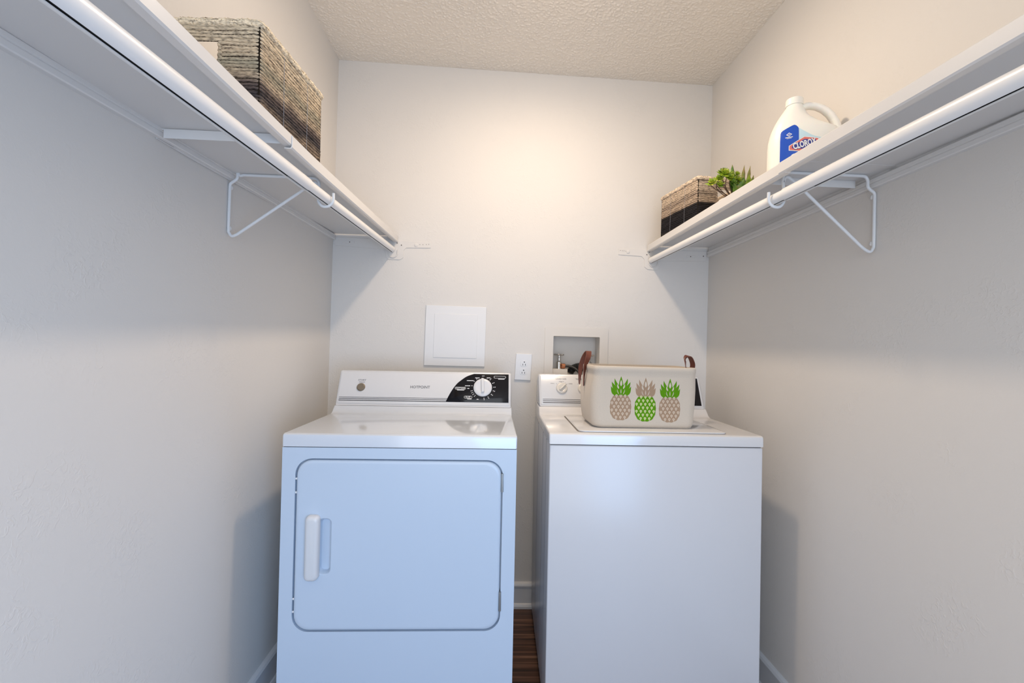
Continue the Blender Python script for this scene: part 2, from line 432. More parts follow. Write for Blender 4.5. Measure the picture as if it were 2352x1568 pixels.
# ---------------------------------------------------------------- rods with an open seam underneath
def rod(x, zf, y_far, y_joint, y_near, label):
    t = thing('closet_rod', label, 'rod', (x, y_far, zf(y_far)))
    for (a, b_, r) in ((y_far, y_joint-.10, .0145), (y_joint, y_near, .0162)):
        bm = bmesh.new(); n = 40; th = .0014; gap = R(9); rings = []; ctr = R(-80 if x < 0 else -100)
        ang = [ctr+gap+(2*math.pi-2*gap)*k/n for k in range(n+1)]
        for y in (a, b_):
            z = zf(y)
            rings.append([bm.verts.new((x+r*math.cos(q), y, z+r*math.sin(q))) for q in ang]+[bm.verts.new((x+(r-th)*math.cos(q), y, z+(r-th)*math.sin(q))) for q in ang[::-1]])
        m = len(rings[0])
        for k in range(m): bm.faces.new((rings[0][k], rings[0][(k+1) % m], rings[1][(k+1) % m], rings[1][k]))
        bmesh.ops.recalc_face_normals(bm, faces=bm.faces)
        o = obj('rod_tube', bm, M_rod, t, world=True)
        b2 = bmesh.new(); add_tube(b2, [(x, a, zf(a)), (x, b_, zf(b_))], r-th-.0012, 20); obj('tube_core', b2, M_dark, o, world=True)
zRodL = lambda y: 1.531+.0453*(y-.5)
zRodR = lambda y: 1.567+.0172*(y-.6)
rod(-.466, zRodL, 2.074, 1.13, -.7, 'white telescoping hanging rod below the front of the left shelf')
rod(.722, zRodR, 2.061, 1.10, -.7, 'white telescoping hanging rod below the front of the right shelf')

# ---------------------------------------------------------------- wire brackets
def bracket(side, wx, y, zrail, zbot, xfront, rodx, rodz, label, zcl):
    s = 1 if side == 'L' else -1
    t = thing('shelf_bracket', label, 'bracket', (wx, y, zbot), group='wire shelf brackets')
    w = .0038
    P = lambda dx, z: (wx+s*dx, y, z)
    F = abs(xfront-wx)
    bm = bmesh.new()
    pts = [Vector(P(F-.02, zrail)), Vector(P(F*.6, zrail)), Vector(P(.10, zrail))]
    pts += smooth_path([P(.040, zrail), P(.030, zrail-.002), P(.024, zcl+.018), P(.023, zcl+.002), P(.016, zcl-.006), P(.006, zcl-.014), P(.0045, zcl-.028), P(.0045, zbot+.10), P(.0045, zbot+.022), P(.0065, zbot+.008), P(.014, zbot-.001), P(.026, zbot+.003), P(.040, zbot+.013)], 5)
    pts += smooth_path([P(F-.045, zrail-.035), P(F-.026, zrail-.020), P(F-.014, zrail-.012), P(F-.006, zrail-.015), P(F-.001, zrail-.026)], 5)
    add_tube(bm, pts, w, 10)
    obj('frame_wire', bm, M_wire, t, world=True)
    bm = bmesh.new()
    add_tube(bm, smooth_path([P(F-.02, zrail), P(F-.008, zrail-.003), P(F-.001, zrail-.012), P(F-.001, zrail-.028)], 5)[:-1] +
             smooth_path([P(F-.001, zrail-.028), (rodx-s*.0205, y, rodz+.010), (rodx-s*.019, y, rodz-.008), (rodx-s*.010, y, rodz-.0195), (rodx+s*.002, y, rodz-.0215), (rodx+s*.014, y, rodz-.016), (rodx+s*.0205, y, rodz-.004), (rodx+s*.0205, y, rodz+.016)], 6), w, 10)
    obj('rod_hook', bm, M_wire, t, world=True)
    for zz in (zbot+.022, zcl-.022):
        bm = bmesh.new()
        add_lathe(bm, [(0, .0055), (.003, .0052), (.0052, .0035), (.006, 0), (0, 0)], Matrix.Translation(P(.001, zz)+Vector((0, .0065, 0)) if False else Vector(P(.001, zz))+Vector((0, .0070, 0))) @ Matrix.Scale(1.3, 4) @ Matrix.Rotation(R(90)*s, 4, 'Y'), 16)
        obj('screw', bm, M_wire, t, world=True)
bracket('L', lx(1.26), 1.26, zL(1.26)-.0062, 1.455, -.484, -.466, zRodL(1.26), 'white wire bracket bracing the left shelf against the left wall', zLb(1.26)+.001)
bracket('R', rx(1.14), 1.14, zR(1.14)-.0062, 1.450, .738, .722, zRodR(1.14), 'white wire bracket bracing the right shelf against the right wall', zRb(0)+.001)

# ---------------------------------------------------------------- end plates on the back wall
def bp(x, z, d=0): return Vector((x, by(x)-d, z))
def plate(pts, holes, boss, sock, slot, label, screwx):
    t = thing('shelf_end_plate', label, 'wall plate', bp(sock[0], sock[1]), group='end plates on the back wall')
    bm = bmesh.new(); add_prism(bm, pts, bp, 0, .0028, .0008); obj('plate', bm, M_plate, t, smooth=False, world=True)
    bm = bmesh.new()
    for x, z in holes:
        bm = bmesh.new(); add_prism(bm, disc(x, z, .0015, 10), bp, .0026, .0030); obj('nail_hole', bm, M_hole, t, world=True)
    bm = bmesh.new(); add_prism(bm, disc(boss[0], boss[1], .0085, 24), bp, .002, .0048, .001); obj('boss', bm, M_plate, t, world=True)
    # socket carrying the rod: a shallow U
    bm = bmesh.new(); x, z = sock
    add_tube(bm, [bp(x+.021*math.cos(a), z+.021*math.sin(a), .005) for a in [R(180+180*k/14) for k in range(15)]]+[bp(x+.021, z+.014, .005)], .0022, 8)
    obj('rod_socket', bm, M_plate, t, world=True)
    bm = bmesh.new(); x0_, x1_, z0_, z1_ = slot
    add_prism(bm, rrect(x0_, x1_, z0_, z1_, .003, 3), bp, .002, .0042, .0008); obj('slot_tab', bm, M_plate, t, smooth=False, world=True)
    for x, z in [((x0_+x1_)/2, (z0_+z1_)/2)]+screwx:
        bm = bmesh.new(); add_prism(bm, disc(x, z, .0024, 12), bp, .002, .0045); obj('screw', bm, M_hole, t, world=True)
plate([(-.728, 1.650), (-.728, 1.618), (-.720, 1.611), (-.497, 1.601), (-.492, 1.566), (-.480, 1.556), (-.428, 1.556), (-.414, 1.566), (-.414, 1.598), (-.402, 1.611), (-.292, 1.614), (-.292, 1.640), (-.40, 1.642), (-.42, 1.644)],
      [(-.301, 1.630), (-.312, 1.629), (-.327, 1.628), (-.341, 1.628)], (-.358, 1.626), (-.461, 1.586), (-.675, -.636, 1.622, 1.634), 'painted metal plate at the back wall end of the left shelf', [(-.443, 1.631), (-.424, 1.622)])
plate([(.982, 1.643), (.982, 1.606), (.974, 1.597), (.768, 1.592), (.762, 1.558), (.750, 1.548), (.704, 1.551), (.690, 1.562), (.689, 1.596), (.676, 1.610), (.568, 1.614), (.568, 1.642), (.66, 1.643), (.69, 1.643)],
      [(.577, 1.633), (.586, 1.632), (.594, 1.632), (.602, 1.631)], (.612, 1.629), (.731, 1.583), (.885, .925, 1.610, 1.622), 'painted metal plate at the back wall end of the right shelf', [(.712, 1.630), (.700, 1.618), (.965, 1.620)])

# ---------------------------------------------------------------- back wall fittings
t = thing('access_panel', 'square white plastic access panel on the back wall above the dryer', 'wall panel', bp(-.168, 1.081))
bm = bmesh.new(); add_prism(bm, [(-.3065, 1.0805), (-.0325, 1.0815), (-.0305, 1.3535), (-.3045, 1.3555)], bp, 0, .006, .002); obj('cover_frame', bm, M_plast, t, smooth=False, world=True)
bm = bmesh.new(); add_prism(bm, [(-.266, 1.118), (-.070, 1.118), (-.069, 1.317), (-.265, 1.317)], bp, .0055, .0078, .0012); obj('cover_door', bm, M_plast, t, smooth=False, world=True)

t = thing('wall_outlet', 'white duplex electrical outlet on the back wall between the two machines', 'outlet', bp(.144, 1.024))
bm = bmesh.new(); add_prism(bm, [(.1045, 1.0265), (.1785, 1.0245), (.183, 1.1455), (.1095, 1.1475)], bp, 0, .0065, .0025); obj('cover_plate', bm, M_plast, t, smooth=False, world=True)
for zc_ in (1.101, 1.064):
    bm = bmesh.new(); xx = .1447+(zc_-1.08)*.06
    add_prism(bm, rrect(xx-.016, xx+.016, zc_-.0135, zc_+.0135, .009, 5), bp, .006, .0075, .0006); o = obj('receptacle', bm, M_plast, t, smooth=False, world=True)
    bm = bmesh.new()
    add_prism(bm, disc(xx+.002, zc_+.0072, .0026, 12), bp, .0072, .0079)
    for dx in (-.0050, .0070): add_prism(bm, rrect(xx+dx-.0011, xx+dx+.0011, zc_-.0085, zc_-.0005, .0005, 2), bp, .0072, .0079)
    obj('slots', bm, M_gap, o, world=True)

# laundry supply box
t = thing('laundry_supply_box', 'beige recessed water supply box in the back wall above the washer', 'supply box', bp(.385, .99))
bm = bmesh.new(); A = rrect(.239, .530, .985, 1.270, .004, 2); B = rrect(*OPEN[:2], OPEN[2], OPEN[3], .003, 2)
n = len(A)
for d0, d1 in ((.006, .0075),):
    VA = [[bm.verts.new(bp(u, v, d)) for u, v in L_] for L_, d in ((A, 0), (A, .005), (B, .0065), (B, -.085))]
    for P_, Q_ in zip(VA, VA[1:]):
        for k in range(n): bm.faces.new((P_[k], P_[(k+1) % n], Q_[(k+1) % n], Q_[k]))
    bm.faces.new(VA[-1])
bmesh.ops.recalc_face_normals(bm, faces=bm.faces); obj('box_shell', bm, M_box, t, world=True)
bm = bmesh.new(); add_box(bm, (.28, by(.3)+.02, 1.042), (.352, by(.3)+.083, 1.080), .004); obj('valve_base', bm, M_box, t, world=True)
def valve(x, label, hose_pts, nutdir):
    y = by(x)+.045
    t = thing('faucet_valve', label, 'valve', (x, y, 1.080))
    bm = bmesh.new(); add_lathe(bm, [(0, 0), (.012, 0), (.012, .022), (.0135, .023), (.0135, .031), (.009, .035), (.006, .038), (.006, .050), (.0045, .052), (.0045, .062), (0, .062)], Matrix.Translation((x, y, 1.080)), 20); obj('valve_body', bm, M_chrome, t, world=True)
    bm = bmesh.new(); cz = 1.146
    add_tube(bm, [(x+.019*math.cos(a)*(1-.12*math.cos(5*a)), y+.019*math.sin(a)*(1-.12*math.cos(5*a)), cz) for a in [2*math.pi*k/40 for k in range(40)]], .0042, 8, closed=True)
    add_lathe(bm, [(0, -.006), (.010, -.005), (.010, .004), (0, .006)], Matrix.Translation((x, y, cz)), 14)
    for k in range(5):
        a = 2*math.pi*(k+.5)/5; add_tube(bm, [(x, y, cz), (x+.018*math.cos(a), y+.018*math.sin(a), cz)], .003, 6)
    obj('handwheel', bm, M_chrome, t, world=True)
    bm = bmesh.new(); add_lathe(bm, [(0, 0), (.010, 0), (.0125, .002), (.0125, .016), (.010, .019), (0, .019)], Matrix.Translation((x+nutdir*.010, y-.006, 1.093)) @ Matrix.Rotation(R(90)*nutdir, 4, 'Y'), 10); obj('hose_nut', bm, M_copper, t, world=True)
    return y
y_ = valve(.314, 'chrome faucet valve at the left in the recessed supply box', None, 1)
valve(.455, 'chrome faucet valve at the right in the supply box behind the leather handle', None, -1)
bm = bmesh.new()
add_tube(bm, smooth_path([(.345, y_-.006, 1.093), (.360, y_-.009, 1.0925), (.382, y_-.018, 1.086), (.400, y_-.030, 1.071), (.415, y_-.04, 1.045)], 6), .0062, 12)
tag(obj('washer_hose', bm, M_rubber), 'thin black rubber hose coming from the copper nut in the supply box', 'hose')
bm = bmesh.new()
pts = smooth_path([(.368, y_+.012, 1.060), (.378, y_+.014, 1.078), (.400, y_+.014, 1.090), (.424, y_+.014, 1.092), (.442, y_+.012, 1.080), (.452, y_+.01, 1.060)], 14)
add_tube(bm, pts, .0165, 16, rfun=lambda q: .0165+.0013*math.sin(q*150))
tag(obj('drain_hose', bm, M_rubber), 'thick ribbed black drain hose bending in the bottom of the supply box', 'hose')

# ---------------------------------------------------------------- appliance helpers
def front_frame(bm, x0, x1, z0, z1, hole, y=0, depth=.012):
    """front sheet with a rounded hole and a turned-in edge"""
    n = len(hole); cx = (x0+x1)/2; cz = (z0+z1)/2
    outer = []
    for u, v in hole:   # project the hole point on the outer rectangle, by side
        du, dv = u-cx, v-cz
        k = min((x1-cx)/abs(du) if abs(du) > 1e-9 else 9, (z1-cz)/abs(dv) if abs(dv) > 1e-9 else 9); outer.append((cx+du*k, cz+dv*k))
    O = [bm.verts.new((u, y, v)) for u, v in outer]; H = [bm.verts.new((u, y, v)) for u, v in hole]; I = [bm.verts.new((u, y+depth, v)) for u, v in hole]
    for k in range(n):
        k2 = (k+1) % n
        bm.faces.new((O[k], O[k2], H[k2], H[k])); bm.faces.new((H[k], H[k2], I[k2], I[k]))
    # corners of the outer rectangle
    for c in ((x1, z1), (x0, z1), (x0, z0), (x1, z0)):
        best = sorted(range(n), key=lambda k: (outer[k][0]-c[0])**2+(outer[k][1]-c[1])**2)
        for k in range(n):
            k2 = (k+1) % n; a, b_ = outer[k], outer[k2]
            if (abs(a[0]-b_[0]) > 1e-6 and abs(a[1]-b_[1]) > 1e-6):
                side, flat = (a, b_) if min(abs(a[0]-x0), abs(a[0]-x1)) < 1e-7 else (b_, a)
                cc = (side[0] if 0 else (x0 if abs(side[0]-x0) < 1e-6 else x1), z0 if abs(flat[1]-z0) < 1e-6 else z1)
                if cc == c: bm.faces.new((O[k], bm.verts.new((c[0], y, c[1])), O[k2]))
    bm.faces.new(I[::-1])
def top_profile(kx, kz, sx, sz, zt, zb, yb):
    """top panel side profile: front drop, flat deck, concave rise to the console seam"""
    p = [(.0, zb), (.0, zt-.010), (.0015, zt-.004), (.006, zt-.0008), (.012, zt)]
    p += [(kx-.035, zt), (kx-.018, zt+.0015), (kx-.006, zt+.006), (kx+.004, zt+.014), (sx, sz)]
    p += [(yb, sz), (yb, zb)]
    return p
def cons_profile(sx, sz, tx, tz, yb):
    return [(sx+.0005, sz+.001), (tx-.001, tz-.006), (tx+.003, tz-.001), (tx+.008, tz), (tx+.035, tz), (tx+.042, tz-.004), (yb, tz-.03), (yb, sz+.001)]
def extr_x(bm, prof, x0, x1, bev=.004):
    add_prism(bm, prof, lambda u, v, d: Vector((d, u, v)), x0, x1)
    if bev:
        e = [e for e in bm.edges if e.calc_face_angle(0) > 1.2 and all(abs(v.co.x-e.verts[0].co.x) < 1e-6 for v in e.verts)]
        bmesh.ops.bevel(bm, geom=e, offset=bev, segments=3, profile=.5, affect='EDGES', clamp_overlap=True)
def face_map(sx, sz, tx, tz, off=0):
    L_ = math.hypot(tx-sx, tz-sz); du = (tx-sx)/L_; dz = (tz-sz)/L_
    return lambda u, v, d: Vector((u, sx+du*v-dz*(d+off), sz+dz*v+du*(d+off)))

# ---------------------------------------------------------------- dryer
TILT = -.0075
dr = thing('clothes_dryer', 'white front-loading clothes dryer with bluish door, left of the washer', 'dryer', (-.593, 1.351, 0), (0, TILT, -.0017))
DW = .681
door_hole = rrect(.0385, .6415, .3335, .8345, .047, 8)
bm = bmesh.new()
front_frame(bm, 0, DW, .3015, .8665, door_hole, 0, .016)
quad(bm, (0, 0, .045), (DW, 0, .045), (DW, 0, .3015), (0, 0, .3015))
for a, b_ in (((0, 0), (0, .62)), ((0, .62), (DW, .62)), ((DW, .62), (DW, 0))):
    quad(bm, (a[0], a[1], .045), (b_[0], b_[1], .045), (b_[0], b_[1], .8665), (a[0], a[1], .8665))
quad(bm, (0, 0, .8665), (DW, 0, .8665), (DW, .62, .8665), (0, .62, .8665)); quad(bm, (0, 0, .045), (0, .62, .045), (DW, .62, .045), (DW, 0, .045))
bmesh.ops.remove_doubles(bm, verts=bm.verts, dist=1e-5)
bmesh.ops.recalc_face_normals(bm, faces=bm.faces)
obj('cabinet', bm, M_dryer, dr, smooth=False)
bm = bmesh.new(); add_box(bm, (.002, .004, .866), (DW-.002, .6, .8685)); obj('top_gap', bm, M_gap, dr)
# door with a pocket for the hand beside the grip
bm = bmesh.new()
dO = rrect(.0425, .6375, .3375, .8305, .044, 8)
pk = rrect(.1075, .1465, .500, .662, .014, 8)
n = len(dO); ring = []
def ringv(L_, y): return [bm.verts.new((u, y, v)) for u, v in L_]
def inset(L_, d):
    cx = (min(u for u, v in L_)+max(u for u, v in L_))/2; cz = (min(v for u, v in L_)+max(v for u, v in L_))/2
    hx = max(u for u, v in L_)-cx; hz = max(v for u, v in L_)-cz
    return [(cx+(u-cx)*(hx-d)/hx, cz+(v-cz)*(hz-d)/hz) for u, v in L_]
seq = [ringv(dO, .014), ringv(dO, .004), ringv(inset(dO, .0012), .0008), ringv(inset(dO, .004), -.0012), ringv(inset(dO, .009), -.002), ringv(inset(dO, .011), -.002), ringv(inset(pk, -.002), -.002), ringv(pk, -.002), ringv(inset(pk, .0012), -.0008), ringv(inset(pk, .0045), .006), ringv(inset(pk, .008), .022)]
for A_, B_ in zip(seq, seq[1:]):
    for k in range(n): bm.faces.new((A_[k], A_[(k+1) % n], B_[(k+1) % n], B_[k]))
bm.faces.new(seq[-1])
bmesh.ops.recalc_face_normals(bm, faces=bm.faces)
door = obj('dryer_door', bm, M_dryer, dr, angle=50)
bm = bmesh.new()
g = rrect(.0765, .1150, .4875, .6730, .012, 6)
hn = len(g); sq = []
for d_, y in ((0, -.002), (0, -.014), (.0015, -.019), (.005, -.0225), (.010, -.0235)):
    sq.append([bm.verts.new((u, y, v)) for u, v in inset(g, d_)])
for A_, B_ in zip(sq, sq[1:]):
    for k in range(hn): bm.faces.new((A_[k], A_[(k+1) % hn], B_[(k+1) % hn], B_[k]))
bm.faces.new(sq[-1]); bmesh.ops.recalc_face_normals(bm, faces=bm.faces)
obj('door_handle', bm, mat('white_handle_plastic', (.66, .67, .69), .3), door)
for z0_, z1_ in ((.742, .796), (.393, .449)):
    bm = bmesh.new(); add_box(bm, (.6365, -.004, z0_), (.6435, .004, z1_), .001)
    add_tube(bm, [(.640, -.003, z0_), (.640, -.003, z1_)], .0026, 10)
    obj('hinge', bm, M_hinge, dr)
for z_ in (.775, .735, .427, .390):
    bm = bmesh.new(); add_box(bm, (.0375, .002, z_-.003), (.0435, .006, z_+.003), .001); obj('door_bumper', bm, M_plast, dr)
# top panel and console
dk, ds, dt_ = (.410, .9065), (.428, .932), (.483, 1.064)
bm = bmesh.new(); extr_x(bm, top_profile(dk[0], dk[1], ds[0], ds[1], .9065, .8685, .56), -.001, DW+.001, .004); obj('top_panel', bm, M_dtop, dr)
bm = bmesh.new(); extr_x(bm, cons_profile(*ds, *dt_, .55), .001, DW-.001, .007); cons = obj('console', bm, M_cons, dr)
fm = face_map(*ds, *dt_)
bm = bmesh.new(); add_prism(bm, rrect(.0085, .6735, .0085, .1375, .004, 4), fm, -.001, .0012, .0008); obj('console_face', bm, M_cons, cons)
bm = bmesh.new()
arc = [(.424, .020), (.4345, .045), (.4483, .0715), (.4640, .0945), (.4806, .110), (.503, .1265), (.531, .1375)]
arc = [(p.x, p.y) for p in smooth_path([(a, b_, 0) for a, b_ in arc], 5)]
add_prism(bm, arc+[(.6695, .1375), (.6695, .020)], fm, .001, .0018, .0003); pan = obj('control_panel', bm, M_blackp, cons)
bm = bmesh.new()
for v0, v1 in ((.0330, .0346), (.0270, .0292), (.0200, .0228)): add_prism(bm, [(.0125, v0), (.4265+(v0-.02)*.3, v0), (.4265+(v0-.02)*.3, v1), (.0125, v1)], fm, .001, .0016)
obj('stripes', bm, M_stripe, cons)
bm = bmesh.new(); add_text(bm, 'HOTPOINT', .0148, fm, 1.03, .0002, 0, (.3205, .078), .0003)
for v in bm.verts: v.co += (fm(0, 0, .0014)-fm(0, 0, 0))
obj('lettering', bm, M_print, cons)
def up_(bm, d=.0014):
    o_ = fm(0, 0, d)-fm(0, 0, 0)
    for v in bm.verts: v.co += o_
bm = bmesh.new(); add_text(bm, 'START', .0085, fm, 1.25, 0, 0, (.0925, .1035), .0003); add_prism(bm, [(.081, .0945), (.104, .0945), (.104, .0962), (.081, .0962)], fm, 0, .0003); up_(bm)
obj('start_lettering', bm, M_print, cons)
def face_frame(fm_, u, v, d=.001):
    o_ = fm_(u, v, d); ex = Vector((1, 0, 0)); ey = (fm_(0, 1, 0)-fm_(0, 0, 0)).normalized(); ez = (fm_(0, 0, 1)-fm_(0, 0, 0)).normalized()
    return Matrix(((ex.x, ey.x, ez.x, o_.x), (ex.y, ey.y, ez.y, o_.y), (ex.z, ey.z, ez.z, o_.z), (0, 0, 0, 1)))
bm = bmesh.new(); add_lathe(bm, [(0, .006), (.0125, .006), (.0145, .0045), (.015, .001), (.017, 0), (0, 0)], face_frame(fm, .0912, .0745), 32)
obj('start_button', bm, M_btn, cons)
def knob(name, fm_, u, v, r, h, ang, m_, parent, ridge=True, depth=.001):
    M_ = face_frame(fm_, u, v, depth) @ Matrix.Rotation(ang, 4, 'Z')
    bm = bmesh.new(); add_lathe(bm, [(0, h*.45), (r*.62, h*.45), (r*.70, h*.5), (r*.92, h*.40), (r, h*.25), (r, 0), (0, 0)], M_, 40)
    o_ = obj(name, bm, m_, parent)
    t_ = bmesh.new(); add_box(t_, (-r*.16, -r*.60, h*.4), (r*.16, r*.98, h), r*.09, 3); bm = bmesh.new(); merge(bm, t_, M_)
    obj('grip_ridge', bm, m_, o_); return o_
knob('timer_knob', fm, .567, .0800, .0365, .017, R(3), M_knob, cons, depth=.0018)
bm = bmesh.new(); kc = (.567, .0800)
for a in (68, 50, 26, 4, -16, -38, -60, -82, 125, 143, 170):
    add_prism(bm, disc(kc[0]+.0435*math.cos(R(a)), kc[1]+.0435*math.sin(R(a)), .0018, 8), fm, .0018, .0021)
for a in (50, 26, 4, -16, -38, -60, -82):
    add_prism(bm, disc(kc[0]+.0490*math.cos(R(a)), kc[1]+.0490*math.sin(R(a)), .0017, 8), fm, .0018, .0021)
for a in (197, 207, 217, 228):
    for rr_ in (.0430, .0480): add_prism(bm, disc(kc[0]+rr_*math.cos(R(a)), kc[1]+rr_*math.sin(R(a)), .0015, 8), fm, .0018, .0021)
for u, v, w_ in ((.5445, .1205, .018), (.5165, .1085, .027), (.5070, .0870, .021), (.5100, .0760, .008), (.5895, .1215, .014), (.4800, .0690, .028), (.5160, .0330, .017), (.6400, .1170, .026), (.5480, .0325, .008)):
    add_prism(bm, rrect(u-w_/2, u+w_/2, v-.0013, v+.0013, .0009, 2), fm, .0018, .0021)
obj('dial_marks', bm, M_white, pan)
bm = bmesh.new()
for s_, u, v, w_ in (('COTTONS', .4790, .0765, .043), ('FLUFF', .5105, .0405, .032), ('', .6340, .1250, .048)):
    o1 = rrect(u-w_/2, u+w_/2, v-.0050, v+.0050, .0048, 5); o2 = inset(o1, .0011)
    A_ = [bm.verts.new(fm(a, b_, .0021)) for a, b_ in o1]; B_ = [bm.verts.new(fm(a, b_, .0021)) for a, b_ in o2]
    for k in range(len(o1)): bm.faces.new((A_[k], A_[(k+1) % len(o1)], B_[(k+1) % len(o1)], B_[k]))
    if s_:
        t_ = bmesh.new(); add_text(t_, s_, .0078, fm, .95, .0001, 0, (u, v), .0001)
        for q in t_.verts: q.co += fm(0, 0, .0021)-fm(0, 0, 0)
        merge(bm, t_)
    obj('dial_lettering', bm, M_white, pan); bm = bmesh.new()
t_ = bmesh.new(); add_text(t_, 'OFF', .0062, fm, 1, 0, 0, (.5675, .1285), .0001)
for q in t_.verts: q.co += fm(0, 0, .0021)-fm(0, 0, 0)
merge(bm, t_); obj('dial_lettering', bm, M_white, pan)
for x_ in (.05, .63):
    for y_f in (.05, .57):
        bm = bmesh.new(); add_lathe(bm, [(0, 0), (.018, 0), (.018, .008), (.008, .01), (.008, .05), (0, .05)], Matrix.Translation((x_, y_f, .0005-x_*0.0)), 16); obj('foot', bm, M_rubber, dr)

# ---------------------------------------------------------------- washer
wa = thing('washing_machine', 'white top-loading washing machine on the right with the pineapple bin on its lid', 'washer', (.1935, 1.418, 0), (0, TILT, -.0186))
WW = .679
bm = bmesh.new()
add_box(bm, (.0015, .0015, .030), (WW-.0015, .615, .8725), .004, 3)
# pressed channels along the side
obj('cabinet', bm, M_wash, wa)
for xx, yy, w_ in ((0.0014, .10, .0035), (0.0014, .22, .0035), (0.0014, .42, .0025)):
    bm = bmesh.new(); add_box(bm, (xx-.0004, yy, .030), (xx+.002, yy+w_, .872)); obj('side_groove', bm, mat('groove_grey', (.22, .22, .23), .5), wa)
bm = bmesh.new(); add_box(bm, (.006, .006, .8700), (WW-.006, .60, .8765)); obj('top_gap', bm, M_dark, wa)
wk, ws, wt = (.385, .911), (.405, .940), (.463, 1.066)
bm = bmesh.new(); extr_x(bm, top_profile(wk[0], wk[1], ws[0], ws[1], .910, .8755, .575), -.001, WW+.001, .005); obj('top_panel', bm, M_wtop, wa)
bm = bmesh.new(); add_prism(bm, rrect(.093, .5775, .0235, .3650, .020, 6), lambda u, v, d: Vector((u, v, d)), .9095, .9103); obj('lid_gap', bm, mat('lid_seam_shadow', (.24, .215, .19), .7), wa)
bm = bmesh.new(); add_prism(bm, rrect(.0965, .5765, .0240, .3630, .019, 8), lambda u, v, d: Vector((u, v, d)), .9104, .9150, .0018); obj('lid', bm, M_wtop, wa)
bm = bmesh.new(); extr_x(bm, cons_profile(*ws, *wt, .565), .001, WW-.004, .008); wc = obj('console', bm, M_cons, wa)
fw_ = face_map(*ws, *wt)
bm = bmesh.new(); add_prism(bm, rrect(.0085, .667, .0085, .1335, .004, 4), fw_, -.001, .0012, .0008); obj('console_face', bm, M_cons, wc)
bm = bmesh.new()
arc = [(p.x, p.y) for p in smooth_path([(.405, .013, 0), (.425, .055, 0), (.455, .095, 0), (.505, .1315, 0)], 6)]
add_prism(bm, arc+[(.6625, .1315), (.6625, .0135)], fw_, .001, .0018, .0003); obj('control_panel', bm, M_blackp, wc)
bm = bmesh.new()
for v0, v1 in ((.0295, .0312), (.0225, .0248), (.0150, .0178)): add_prism(bm, [(.0165, v0), (.41, v0), (.41, v1), (.0165, v1)], fw_, .001, .0016)
obj('stripes', bm, M_stripe, wc)
for u, a in ((.0945, -45), (.183, 10), (.272, 0)): knob('control_knob', fw_, u, .0775, .0225, .018, R(a), M_knobw, wc)
bm = bmesh.new()
for s_, u, v, sz_ in (('LOAD SIZE', .0935, .1185, .0082), ('TEMPERATURE', .183, .1185, .0082), ('MEDIUM', .0945, .1075, .0050), ('SMALL', .0575, .0985, .0050), ('LARGE', .1315, .0985, .0050)):
    add_text(bm, s_, sz_, fw_, 1.1, 0, 0, (u, v), .0001)
    for v_ in bm.verts: v_.co += fw_(0, 0, .0015)-fw_(0, 0, 0)
    obj('lettering', bm, M_print, wc); bm = bmesh.new()
for u in (.0945, .183):
    for a in (90, 55, 135, 40):
        p0 = (u+.026*math.cos(R(a)), .0775+.026*math.sin(R(a))); p1 = (u+.0305*math.cos(R(a)), .0775+.0305*math.sin(R(a))); nx, nz = -math.sin(R(a))*.0005, math.cos(R(a))*.0005
        add_prism(bm, [(p0[0]+nx, p0[1]+nz), (p0[0]-nx, p0[1]-nz), (p1[0]-nx, p1[1]-nz), (p1[0]+nx, p1[1]+nz)], fw_, 0, .0002)
o_ = fw_(0, 0, .0015)-fw_(0, 0, 0)
for v in bm.verts: v.co += o_
obj('dial_ticks', bm, M_print, wc)
for x_ in (.05, .63):
    for y_f in (.05, .56):
        bm = bmesh.new(); add_lathe(bm, [(0, 0), (.018, 0), (.018, .008), (.008, .01), (.008, .036), (0, .036)], Matrix.Translation((x_, y_f, .0005)), 16); obj('foot', bm, M_rubber, wa)

# ---------------------------------------------------------------- fabric bin with pineapples
BZ = .9163
bag = thing('fabric_storage_bin', 'beige canvas bin printed with three pineapples, standing on the washer lid', 'storage bin', (.51, 1.585, BZ))
BX0, BX1, BY0, BY1 = .335, .685, 1.487, 1.700
levels = [(0, .018, .016, .030), (.003, .010, .008, .032), (.012, .003, .002, .034), (.035, -.001, .0, .034), (.08, -.006, .0, .033), (.13, -.006, .0, .031), (.17, -.001, .0, .030), (.186, .000, .0, .030), (.188, -.0018, -.0018, .030), (.203, -.0018, -.0018, .030), (.2055, .0, .0, .030)]
def bag_ring(bm, lv, extra=0):
    h, ix, iy, r_ = lv; lean = .004*h/.2
    return [bm.verts.new((u+lean, v, BZ+h)) for u, v in rrect(BX0+ix+extra-.006*(1-h/.2)*0, BX1-ix*.4-extra, BY0+iy+extra, BY1-iy-extra, max(.008, r_-extra), 8)]
bm = bmesh.new(); rs = [bag_ring(bm, l_) for l_ in levels]
rs += [bag_ring(bm, (.2055, .0045, .0045, .027)), bag_ring(bm, (.10, .004, .006, .03), .001), bag_ring(bm, (.006, .012, .012, .03), .002)]
n = len(rs[0])
bm.faces.new(rs[0][::-1])
for A_, B_ in zip(rs, rs[1:]):
    for k in range(n): bm.faces.new((A_[k], A_[(k+1) % n], B_[(k+1) % n], B_[k]))
bm.faces.new(rs[-1]); bmesh.ops.recalc_face_normals(bm, faces=bm.faces)
obj('bin_body', bm, M_linen, bag, world=True, angle=60)
